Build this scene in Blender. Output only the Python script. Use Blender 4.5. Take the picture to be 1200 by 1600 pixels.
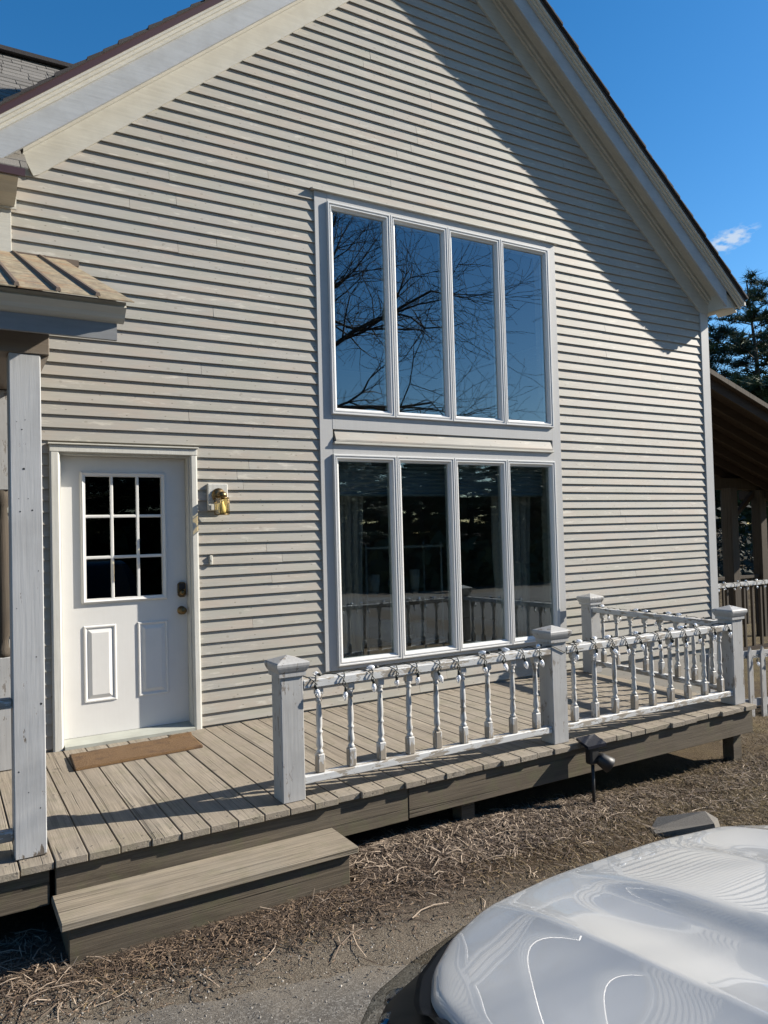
import bpy, math, random
import numpy as np
from mathutils import Vector, Matrix, noise as mnoise

random.seed(7); rng = np.random.default_rng(7)
for o in list(bpy.data.objects): bpy.data.objects.remove(o, do_unlink=True)
scene = bpy.context.scene
COL = scene.collection
R = math.radians

# ------------------------------------------------------------------ camera
CAM = Vector((-0.7599, -5.79, 1.4538)); YAW, PITCH, ROLL, FPX = 0.5327, 0.0280, -0.0266, 1187.98
fwd = Vector((math.sin(YAW)*math.cos(PITCH), math.cos(YAW)*math.cos(PITCH), math.sin(PITCH)))
rgt = Vector((math.cos(YAW), -math.sin(YAW), 0)); up = rgt.cross(fwd)
r2 = math.cos(ROLL)*rgt + math.sin(ROLL)*up; u2 = -math.sin(ROLL)*rgt + math.cos(ROLL)*up
cd = bpy.data.cameras.new('camera'); cam = bpy.data.objects.new('camera', cd); COL.objects.link(cam)
cam.matrix_world = Matrix(((r2.x, u2.x, -fwd.x, CAM.x), (r2.y, u2.y, -fwd.y, CAM.y), (r2.z, u2.z, -fwd.z, CAM.z), (0, 0, 0, 1)))
cd.sensor_fit = 'VERTICAL'; cd.sensor_height = 36; cd.lens = FPX/1600*36
cd.clip_start = 0.05; cd.clip_end = 3000
scene.camera = cam

# ------------------------------------------------------------------ light
SUN = Vector((3.15, -1.0, 1.92)).normalized()          # towards the sun
SUN_EL = math.asin(SUN.z); SUN_AZ = math.atan2(SUN.x, SUN.y)
world = bpy.data.worlds.new('World'); scene.world = world; world.use_nodes = True
wn, wl = world.node_tree.nodes, world.node_tree.links
wn.clear()
sky = wn.new('ShaderNodeTexSky'); sky.sky_type = 'NISHITA'; sky.sun_disc = False
sky.sun_elevation = SUN_EL; sky.sun_rotation = SUN_AZ
sky.altitude = 300; sky.air_density = 1.0; sky.dust_density = 0.25; sky.ozone_density = 2.0
hsv = wn.new('ShaderNodeHueSaturation'); hsv.inputs['Saturation'].default_value = 1.38; hsv.inputs['Value'].default_value = 1.52
wl.new(sky.outputs[0], hsv.inputs['Color'])
# one thin cloud wisp low over the pines
tc = wn.new('ShaderNodeTexCoord')
cdir = Vector((1178.2, 805.8, 487.5)).normalized(); ctan = Vector((rgt.x, rgt.y, 0.42)).normalized()
ctan = (ctan - cdir*ctan.dot(cdir)).normalized(); cup = cdir.cross(ctan)
def wdot(v):
    n = wn.new('ShaderNodeVectorMath'); n.operation = 'DOT_PRODUCT'
    wl.new(tc.outputs['Generated'], n.inputs[0]); n.inputs[1].default_value = v; return n.outputs['Value']
def wmath(op, a, b=None):
    n = wn.new('ShaderNodeMath'); n.operation = op
    for i, v in enumerate((a, b)):
        if v is None: continue
        if isinstance(v, (int, float)): n.inputs[i].default_value = v
        else: wl.new(v, n.inputs[i])
    return n.outputs[0]
ea = wmath('POWER', wmath('ABSOLUTE', wmath('DIVIDE', wdot(ctan), 0.030)), 2)
eb = wmath('POWER', wmath('ABSOLUTE', wmath('DIVIDE', wdot(cup), 0.0125)), 2)
fr = wmath('GREATER_THAN', wdot(cdir), 0.0)
wnz = wn.new('ShaderNodeTexNoise'); wnz.inputs['Scale'].default_value = 75; wnz.inputs['Detail'].default_value = 6
wmp = wn.new('ShaderNodeMapping'); wmp.inputs['Scale'].default_value = (1, 1, 2.2)
wl.new(tc.outputs['Generated'], wmp.inputs[0]); wl.new(wmp.outputs[0], wnz.inputs['Vector'])
el = wmath('SUBTRACT', 1.0, wmath('ADD', ea, eb))
msk = wmath('MULTIPLY', wmath('MAXIMUM', wmath('ADD', el, wmath('MULTIPLY', wmath('SUBTRACT', wnz.outputs['Fac'], 0.52), 5.0)), 0.0), fr)
msk = wmath('MULTIPLY', wmath('MULTIPLY', wmath('MAXIMUM', wmath('ADD', el, 0.6), 0.0), wmath('MINIMUM', msk, 1.0)), 0.5)
msk = wmath('MINIMUM', msk, 0.75)
wmix = wn.new('ShaderNodeMix'); wmix.data_type = 'RGBA'
wl.new(msk, wmix.inputs['Factor']); wl.new(hsv.outputs[0], wmix.inputs['A']); wmix.inputs['B'].default_value = (6.5, 7.2, 8.0, 1)
bg = wn.new('ShaderNodeBackground'); bg.inputs['Strength'].default_value = 0.05
wo = wn.new('ShaderNodeOutputWorld')
wl.new(wmix.outputs['Result'], bg.inputs['Color']); wl.new(bg.outputs[0], wo.inputs[0])
sd = bpy.data.lights.new('sun', 'SUN'); sd.energy = 5.0; sd.angle = R(0.53); sd.color = (1.0, 0.93, 0.82)
so = bpy.data.objects.new('sun', sd); COL.objects.link(so); so.location = (20, -10, 20)
so.rotation_euler = SUN.to_track_quat('Z', 'Y').to_euler()
scene.view_settings.view_transform = 'Standard'; scene.view_settings.look = 'None'
scene.view_settings.exposure = 1.12; scene.view_settings.gamma = 1.0
scene.cycles.max_bounces = 7; scene.cycles.diffuse_bounces = 3; scene.cycles.glossy_bounces = 4; scene.cycles.transparent_max_bounces = 10

# ------------------------------------------------------------------ materials
def mat(name, build, **kw):
    m = bpy.data.materials.new(name); m.use_nodes = True
    nt = m.node_tree; n, l = nt.nodes, nt.links
    b = n['Principled BSDF']
    build(NT(n, l, b), **kw); return m
class NT:
    def __init__(s, n, l, b): s.n, s.l, s.b = n, l, b
    def set(s, **k):
        for a, v in k.items():
            i = s.b.inputs[a.replace('_', ' ')]
            if hasattr(v, 'is_output'): s.l.new(v, i)
            else: i.default_value = v if not isinstance(v, tuple) or len(v) == 4 else (*v, 1)
    def coord(s, scale=(1, 1, 1), rand=True, kind='Object'):
        t = s.n.new('ShaderNodeTexCoord'); out = t.outputs[kind]
        if rand:
            oi = s.n.new('ShaderNodeObjectInfo'); a = s.n.new('ShaderNodeVectorMath'); a.operation = 'MULTIPLY_ADD'
            c = s.n.new('ShaderNodeCombineXYZ')
            for i in range(3): s.l.new(oi.outputs['Random'], c.inputs[i])
            s.l.new(c.outputs[0], a.inputs[0]); a.inputs[1].default_value = (37.1, 53.7, 71.3); s.l.new(out, a.inputs[2]); out = a.outputs[0]
        m = s.n.new('ShaderNodeMapping'); m.inputs['Scale'].default_value = scale; s.l.new(out, m.inputs[0]); return m.outputs[0]
    def noise(s, vec, scale=5, detail=4, rough=.55, dist=0):
        t = s.n.new('ShaderNodeTexNoise'); s.l.new(vec, t.inputs['Vector'])
        for k, v in (('Scale', scale), ('Detail', detail), ('Roughness', rough), ('Distortion', dist)): t.inputs[k].default_value = v
        return t.outputs['Fac']
    def voro(s, vec, scale=5, feat='F1', out='Distance'):
        t = s.n.new('ShaderNodeTexVoronoi'); t.feature = feat; s.l.new(vec, t.inputs['Vector']); t.inputs['Scale'].default_value = scale
        return t.outputs[out]
    def ramp(s, fac, stops):
        r = s.n.new('ShaderNodeValToRGB'); s.l.new(fac, r.inputs[0]); e = r.color_ramp.elements
        while len(e) < len(stops): e.new(.5)
        for k, (p, c) in zip(e, stops):
            k.position = p; k.color = (c, c, c, 1) if isinstance(c, (int, float)) else (*c, 1)
        return r.outputs[0]
    def mix(s, fac, a, b, mode='MIX'):
        m = s.n.new('ShaderNodeMix'); m.data_type = 'RGBA'; m.blend_type = mode; m.clamp_factor = True
        for i, v in (('Factor', fac), ('A', a), ('B', b)):
            if hasattr(v, 'is_output'): s.l.new(v, m.inputs[i])
            else: m.inputs[i].default_value = v if i == 'Factor' else (*v, 1)
        return m.outputs['Result']
    def math(s, op, a, b=0):
        m = s.n.new('ShaderNodeMath'); m.operation = op
        for i, v in ((0, a), (1, b)):
            if hasattr(v, 'is_output'): s.l.new(v, m.inputs[i])
            else: m.inputs[i].default_value = v
        return m.outputs[0]
    def rnd(s): return s.n.new('ShaderNodeObjectInfo').outputs['Random']
    def geo(s, o): return s.n.new('ShaderNodeNewGeometry').outputs[o]
    def xyz(s, v):
        t = s.n.new('ShaderNodeSeparateXYZ'); s.l.new(v, t.inputs[0]); return t.outputs
    def bump(s, h, strength=.3, dist=.005):
        t = s.n.new('ShaderNodeBump'); s.l.new(h, t.inputs['Height']); t.inputs['Strength'].default_value = strength; t.inputs['Distance'].default_value = dist
        s.l.new(t.outputs[0], s.b.inputs['Normal'])

def m_plain(t, c, rough=.6, metal=0, spec=.5): t.set(Base_Color=c, Roughness=rough, Metallic=metal); t.b.inputs['Specular IOR Level'].default_value = spec
def m_siding(t, c):
    g = t.noise(t.coord((1.2, 6, 26)), 3.2, 6, .6)
    big = t.noise(t.coord((.7, 1, 5)), 2.3, 3)
    x, y, z = t.xyz(t.coord((1, 1, 1)))
    def flat(sx, sz):
        cb = t.n.new('ShaderNodeCombineXYZ'); t.l.new(t.math('MULTIPLY', x, sx), cb.inputs[0]); t.l.new(t.math('MULTIPLY', z, sz), cb.inputs[1]); return cb.outputs[0]
    def cells(v):
        q = t.n.new('ShaderNodeTexVoronoi'); q.voronoi_dimensions = '2D'; q.inputs['Scale'].default_value = 1; t.l.new(v, q.inputs['Vector']); return q.outputs['Distance']
    col = t.mix(t.ramp(g, [(.3, 0), (.72, 1)]), tuple(v*.80 for v in c), c)
    col = t.mix(t.ramp(big, [(.48, 0), (.75, .7)]), col, tuple(v*1.12 for v in c))
    col = t.mix(t.ramp(t.rnd(), [(0, 0), (1, .6)]), col, (c[0]*.88, c[1]*.90, c[2]*.95))
    pk_ = t.ramp(t.noise(t.coord((.9, 2, 4)), 1.9, 4, .6), [(.46, 0), (.64, .55)])
    col = t.mix(pk_, col, (c[0]*1.02, c[1]*.90, c[2]*.84))
    gn = t.ramp(t.noise(t.coord((1.1, 2, 3)), 1.6, 4, .6), [(.48, 0), (.66, .6)])
    col = t.mix(gn, col, (c[0]*.86, c[1]*.90, c[2]*.86))
    worn = t.ramp(t.noise(t.coord((2.2, 3, 12)), 2.1, 7, .72), [(.57, 0), (.66, .95)])
    col = t.mix(worn, col, (c[0]*1.25, c[1]*1.25, c[2]*1.24))
    k = cells(flat(2.6, 3.4))
    col = t.mix(t.ramp(k, [(.0, .8), (.016, .15), (.022, .65), (.034, 0)]), col, (c[0]*.5, c[1]*.46, c[2]*.42))
    k2 = cells(flat(4.1, 9.0))
    col = t.mix(t.ramp(k2, [(.022, .8), (.034, 0)]), col, (c[0]*.33, c[1]*.30, c[2]*.27))
    t.set(Base_Color=col, Roughness=.62); t.b.inputs['Specular IOR Level'].default_value = .3
    t.bump(g, .25, .002)
def m_paint(t, c, axis=2, peel=.0, wood=(.22, .18, .14), dirt=.25, rough=.55, grain=.12, basewear=0):
    sc = [40, 40, 40]; sc[axis] = 2.2
    g = t.noise(t.coord(tuple(sc)), 1.6, 5, .6)
    d = t.noise(t.coord((3, 3, 3)), 1.5, 6, .65)
    col = t.mix(t.ramp(g, [(.3, .0), (.7, 1)]), tuple(v*(1-grain) for v in c), c)
    col = t.mix(t.ramp(d, [(.45, 0), (.8, dirt)]), col, (c[0]*.55, c[1]*.53, c[2]*.5))
    h = g
    if peel > 0:
        s2 = [14, 14, 14]; s2[axis] = 4
        p = t.noise(t.coord(tuple(s2)), 1.7, 7, .68)
        if basewear:
            zz = t.xyz(t.coord((1, 1, 1), False))[2]
            p = t.math('ADD', p, t.ramp(zz, [(max(0, basewear-.05), .17), (basewear+.04, 0)]))
        pm = t.ramp(p, [(.74-peel*.3, 0), (.755-peel*.3, 1)])
        wg = t.mix(g, tuple(v*.6 for v in wood), tuple(v*1.4 for v in wood))
        col = t.mix(pm, col, wg); h = t.math('SUBTRACT', g, t.math('MULTIPLY', pm, .8))
    t.set(Base_Color=col, Roughness=rough); t.b.inputs['Specular IOR Level'].default_value = .35
    t.bump(h, .35 if grain > .05 else .08, .003)
def m_wood(t, c, axis=1, dark=.5, rough=.8, moss=0, var=.35, stain=.62):
    sc = [34, 34, 34]; sc[axis] = .9
    v = t.coord(tuple(sc)); g = t.noise(v, 1.3, 7, .65, 1.2); g2 = t.noise(t.coord(tuple(q*3.3 for q in sc)), 1.2, 3, .6)
    col = t.mix(t.ramp(g, [(.32, 0), (.48, .6), (.66, 1)]), tuple(q*dark*.8 for q in c), c)
    col = t.mix(t.ramp(g2, [(.35, .6), (.5, 0)]), col, tuple(q*.45 for q in c))
    s3 = [34, 34, 34]; s3[axis] = .45
    ck = t.ramp(t.noise(t.coord(tuple(s3)), 1.1, 3, .5, .6), [(.33, .85), (.375, 0)])
    col = t.mix(ck, col, tuple(q*.22 for q in c))
    st_ = t.ramp(t.noise(t.coord((1.7, 1.7, 6)), 1.1, 6, .7), [(.5, 0), (.68, .75)])
    col = t.mix(st_, col, tuple(q*stain for q in c))
    col = t.mix(t.ramp(t.noise(t.coord((2.5, 2.5, 2.5)), 1.3, 4), [(.4, 0), (.75, .55)]), col, (c[0]*.72, c[1]*.76, c[2]*.82))
    col = t.mix(t.ramp(t.rnd(), [(0, 0), (1, var)]), col, (c[0]*.62, c[1]*.6, c[2]*.58))
    kn = t.voro(t.coord((3.2, 3.2, 3.2)), .9)
    col = t.mix(t.ramp(kn, [(.03, .8), (.08, 0)]), col, tuple(q*.28 for q in c))
    if moss: col = t.mix(t.ramp(t.noise(t.coord((6, 6, 6)), 1.5, 5), [(.5, 0), (.7, moss)]), col, (.10, .11, .05))
    t.set(Base_Color=col, Roughness=rough); t.b.inputs['Specular IOR Level'].default_value = .25
    t.bump(t.math('SUBTRACT', t.mix(.5, g, g2), ck), .75, .004)
def m_ground(t):
    p = t.coord((1, 1, 1), False); n1 = t.noise(p, 1.1, 6, .65); n2 = t.noise(p, 38, 5, .7); n3 = t.noise(p, 140, 3, .7); n4 = t.noise(p, .35, 4)
    dirt = t.mix(t.ramp(n2, [(.3, 0), (.7, 1)]), (.018, .012, .008), (.072, .048, .031))
    grass = t.mix(t.ramp(n3, [(.35, 0), (.65, 1)]), (.035, .025, .012), (.15, .112, .06))
    grass = t.mix(t.ramp(n4, [(.45, 0), (.65, .45)]), grass, (.085, .085, .03))
    x, y, z = t.xyz(p)
    gr = t.math('MULTIPLY', t.ramp(n1, [(.36, .15), (.6, 1)]), t.ramp(t.math('ADD', t.math('MULTIPLY', x, .28), -.35), [(0, 0), (1, 1)]))
    col = t.mix(gr, dirt, grass)
    # sandy verge near the driveway
    e = t.math('ADD', t.math('ADD', y, t.math('MULTIPLY', x, .27)), t.math('MULTIPLY', t.math('SUBTRACT', n1, .5), .7))
    sand = t.mix(t.ramp(n3, [(.3, 0), (.7, 1)]), (.060, .048, .037), (.20, .17, .132))
    col = t.mix(t.ramp(t.math('ADD', t.math('MULTIPLY', e, -1.3), -2.55), [(.0, 0), (.75, 1)]), col, sand)
    t.set(Base_Color=col, Roughness=.95); t.b.inputs['Specular IOR Level'].default_value = .15
    t.bump(t.mix(.5, n2, n3), .9, .02)
def m_asphalt(t):
    p = t.coord((1, 1, 1), False); v = t.voro(p, 130, out='Color'); n1 = t.noise(p, 3, 5); n2 = t.noise(p, 220, 2, .7)
    vv = t.xyz(v)[0]
    col = t.mix(t.ramp(vv, [(0, 0), (.55, .25), (.95, 1)]), (.026, .025, .025), (.17, .165, .155))
    x, y, z = t.xyz(p)
    e = t.math('ADD', t.math('ADD', y, t.math('MULTIPLY', x, .27)), t.math('MULTIPLY', t.math('SUBTRACT', n1, .5), 1.3))
    sand = t.mix(t.ramp(n2, [(.35, 0), (.65, 1)]), (.07, .058, .045), (.20, .172, .136))
    col = t.mix(t.ramp(t.math('ADD', t.math('MULTIPLY', e, 1.1), 3.75), [(.0, 0), (.9, .95)]), col, sand)
    t.set(Base_Color=col, Roughness=.9); t.bump(t.mix(.5, vv, n2), .8, .008)
def m_shingle(t, c):
    n = t.noise(t.coord((1, 1, 1)), 160, 3, .7); r = t.rnd()
    col = t.mix(t.ramp(n, [(.3, 0), (.7, 1)]), tuple(v*.55 for v in c), tuple(v*1.35 for v in c))
    col = t.mix(t.ramp(r, [(0, 0), (1, .65)]), col, tuple(v*.55 for v in c))
    t.set(Base_Color=col, Roughness=.95); t.bump(n, .5, .004)
def m_rust(t):
    n = t.noise(t.coord((26, 2.5, 26)), 1.0, 6, .7); n2 = t.noise(t.coord((5, 5, 5)), 1.3, 6, .7); n3 = t.noise(t.coord((3, 60, 60)), 1.4, 4, .6)
    col = t.mix(t.ramp(n, [(.3, 0), (.7, 1)]), (.11, .085, .052), (.31, .255, .16))
    col = t.mix(t.ramp(n2, [(.50, 0), (.64, .75)]), col, (.22, .105, .042))
    col = t.mix(t.ramp(t.noise(t.coord((9, 1.6, 9)), 1.7, 6, .75), [(.52, 0), (.66, .8)]), col, (.10, .07, .05))
    col = t.mix(t.ramp(n3, [(.5, 0), (.7, .5)]), col, (.40, .35, .26))
    t.set(Base_Color=col, Roughness=.7, Metallic=.0); t.bump(n2, .3, .003)
def m_glass(t, tint=(.68, .73, .73), ior=2.6, gcol=(.86, .95, 1.0), rough=0.0):
    n, l = t.n, t.l
    tr = n.new('ShaderNodeBsdfTransparent'); tr.inputs[0].default_value = (*tint, 1)
    gl = n.new('ShaderNodeBsdfGlossy'); gl.inputs['Roughness'].default_value = rough; gl.inputs['Color'].default_value = (*gcol, 1)
    f = n.new('ShaderNodeFresnel'); f.inputs['IOR'].default_value = ior
    bf = t.geo('Backfacing'); fac = t.math('MULTIPLY', f.outputs[0], t.math('SUBTRACT', 1.0, bf))
    mx = n.new('ShaderNodeMixShader'); l.new(fac, mx.inputs[0]); l.new(tr.outputs[0], mx.inputs[1]); l.new(gl.outputs[0], mx.inputs[2])
    bp = n.new('ShaderNodeBump'); bp.inputs['Strength'].default_value = .02; bp.inputs['Distance'].default_value = .01
    l.new(t.noise(t.coord((1, 1, 1)), 1.6, 1), bp.inputs['Height']); l.new(bp.outputs[0], gl.inputs['Normal'])
    l.new(mx.outputs[0], n['Material Output'].inputs[0])
def m_carpaint(t):
    fl = t.noise(t.coord((1, 1, 1)), 900, 1)
    t.set(Base_Color=t.mix(fl, (.47, .48, .485), (.53, .54, .545)), Roughness=.35, Metallic=.30)
    t.b.inputs['Coat Weight'].default_value = 1; t.b.inputs['Coat Roughness'].default_value = .015; t.b.inputs['Coat IOR'].default_value = 1.9
def m_coir(t):
    n = t.noise(t.coord((1, 1, 1)), 240, 4, .8); n2 = t.noise(t.coord((1, 1, 1)), 9, 4)
    col = t.mix(t.ramp(n, [(.3, 0), (.7, 1)]), (.07, .036, .015), (.20, .118, .052)); col = t.mix(t.ramp(n2, [(.5, 0), (.68, .75)]), col, (.075, .04, .02))
    t.set(Base_Color=col, Roughness=1); t.bump(n, 1, .01)
def m_leaf(t, c, c2, trans=.25):
    n = t.rnd(); p = t.noise(t.coord((1, 1, 1), False), 1.2, 3)
    t.set(Base_Color=t.mix(t.ramp(p, [(.35, 0), (.65, 1)]), c, c2), Roughness=.6); t.b.inputs['Specular IOR Level'].default_value = .25
def m_straw(t, a, b):
    r = t.n.new('ShaderNodeAttribute'); r.attribute_name = 'shade'
    t.set(Base_Color=t.mix(r.outputs['Fac'], a, b), Roughness=.75)
def m_bulb(t):
    t.set(Base_Color=(.85, .86, .88), Roughness=.08, IOR=1.5); t.b.inputs['Transmission Weight'].default_value = .45
def m_bark(t, c):
    n = t.noise(t.coord((5, 5, 1.2), False), 3, 5, .7)
    t.set(Base_Color=t.mix(n, tuple(v*.5 for v in c), tuple(v*1.4 for v in c)), Roughness=.9); t.bump(n, .6, .02)

SID = (.335, .316, .276)
M = dict(
 siding=mat('siding_paint', m_siding, c=SID),
 cream=mat('cream_trim_paint', m_paint, c=(.485, .47, .415), axis=0, dirt=.35),
 pfascia_shaded=mat('shade_darkened_porch_fascia', m_paint, c=(.20, .205, .21), axis=0, dirt=.4),  # porch fascia: shade under the eave put into a darker grey
 fascia=mat('weathered_fascia_paint', m_paint, c=(.37, .38, .385), axis=0, dirt=.45),
 trim=mat('window_trim_paint', m_paint, c=(.40, .398, .39), axis=2, dirt=.15, grain=.05),
 vinyl=mat('white_vinyl', m_paint, c=(.585, .582, .57), axis=2, dirt=.06, rough=.35, grain=.02),
 door=mat('door_paint', m_paint, c=(.63, .62, .595), axis=2, dirt=.10, rough=.4, grain=.02),
 casing=mat('door_casing_paint', m_paint, c=(.54, .53, .485), axis=2, dirt=.25),
 newel=mat('worn_white_paint_upright', m_paint, c=(.365, .362, .355), axis=2, peel=.50, wood=(.20, .18, .16), dirt=.35),
 post=mat('blue_white_post_paint', m_paint, c=(.39, .393, .395), axis=2, peel=.30, wood=(.13, .11, .09), dirt=.35, basewear=.05),
 railx=mat('peeling_rail_paint', m_paint, c=(.50, .505, .50), axis=0, peel=.74, wood=(.27, .24, .20), dirt=.35),
 raily=mat('peeling_side_rail_paint', m_paint, c=(.62, .63, .63), axis=1, peel=.62, wood=(.27, .24, .20), dirt=.35),
 bal=mat('peeling_baluster_paint', m_paint, c=(.45, .447, .435), axis=2, peel=.58, wood=(.27, .235, .19), dirt=.35, basewear=.20),
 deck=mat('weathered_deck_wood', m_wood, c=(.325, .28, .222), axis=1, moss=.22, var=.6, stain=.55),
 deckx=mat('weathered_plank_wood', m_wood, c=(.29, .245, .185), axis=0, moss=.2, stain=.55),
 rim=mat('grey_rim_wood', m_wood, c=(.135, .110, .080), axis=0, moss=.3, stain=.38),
 timber=mat('brown_timber', m_wood, c=(.055, .038, .027), axis=0), timberz=mat('brown_post_timber', m_wood, c=(.085, .068, .05), axis=2),
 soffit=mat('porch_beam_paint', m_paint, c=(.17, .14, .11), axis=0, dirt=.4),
 ground=mat('ground_soil', m_ground), asphalt=mat('driveway_asphalt', m_asphalt),
 shingle=mat('asphalt_shingle', m_shingle, c=(.15, .14, .125)), shingled=mat('dark_shingle', m_shingle, c=(.045, .04, .04)),
 drip=mat('brown_drip_edge', m_plain, c=(.055, .026, .026), rough=.4),
 rust=mat('rusty_metal_roof', m_rust), ribm=mat('dark_rib_metal', m_plain, c=(.12, .085, .06), rough=.7),
 glass=mat('window_glass', m_glass), dglass=mat('door_glass', m_glass, tint=(.25, .27, .28), ior=1.6),
 dark=mat('dark_interior', m_plain, c=(.05, .045, .04), rough=.9), inwall=mat('interior_wall_paint', m_plain, c=(.30, .27, .23), rough=.9),
 infloor=mat('interior_floor_wood', m_wood, c=(.10, .07, .045), axis=0),
 curtain=mat('grey_curtain_cloth', m_plain, c=(.40, .37, .345), rough=.95), shade=mat('blue_grey_shade_cloth', m_plain, c=(.20, .26, .31), rough=.9),
 brass=mat('aged_brass', m_plain, c=(.17, .12, .06), rough=.38, metal=1), black=mat('black_plastic', m_plain, c=(.012, .012, .013), rough=.5),
 solar=mat('solar_cell', m_plain, c=(.01, .012, .02), rough=.12), wire=mat('dark_green_wire', m_plain, c=(.012, .016, .013), rough=.5),
 bulb=mat('clear_bulb', m_bulb), lampglass=mat('amber_lantern_glass', m_glass, tint=(.92, .86, .68), ior=1.5), frost=mat('frosted_bulb', m_plain, c=(.8, .77, .65), rough=.25),
 coir=mat('coir_mat', m_coir), stone=mat('concrete_block', m_shingle, c=(.17, .155, .135)),
 white=mat('white_plastic', m_plain, c=(.42, .41, .38), rough=.4),
 car=mat('silver_white_car_paint', m_carpaint), rubber=mat('tyre_rubber', m_plain, c=(.015, .015, .016), rough=.8), alloy=mat('wheel_alloy', m_plain, c=(.5, .5, .52), rough=.3, metal=1),
 carglass=mat('car_glass', m_glass, tint=(.06, .07, .07), ior=1.6, gcol=(1, 1, 1)), lens=mat('headlight_lens', m_glass, tint=(.72, .73, .72), ior=1.30, gcol=(.35, .35, .35)), chrome=mat('chrome', m_plain, c=(.45, .45, .47), rough=.25, metal=1),
 housing=mat('headlight_housing_plastic', m_plain, c=(.03, .03, .032), rough=.45),
 brownwall=mat('brown_stained_siding', m_wood, c=(.17, .105, .075), axis=0),
 sill=mat('worn_sill_paint', m_paint, c=(.36, .37, .33), axis=0, dirt=.6),
 red=mat('amber_reflector', m_plain, c=(.28, .05, .02), rough=.2),
 straw=mat('dry_straw', m_straw, a=(.050, .030, .019), b=(.40, .315, .235)), grass=mat('dead_grass', m_straw, a=(.035, .023, .009), b=(.20, .138, .056)), leafd=mat('dry_leaves', m_straw, a=(.035, .02, .012), b=(.20, .135, .085)),
 mulch=mat('brown_mulch', m_straw, a=(.03, .018, .011), b=(.24, .165, .105)), brush=mat('dark_brush', m_plain, c=(.012, .016, .010), rough=.9),
 gravel=mat('gravel', m_straw, a=(.06, .055, .05), b=(.34, .31, .27)),
 needle=mat('pine_needles', m_leaf, c=(.022, .040, .018), c2=(.060, .085, .034)), bark=mat('pine_bark', m_bark, c=(.07, .055, .045)), oak=mat('oak_bark', m_bark, c=(.06, .05, .042)),
)

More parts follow.
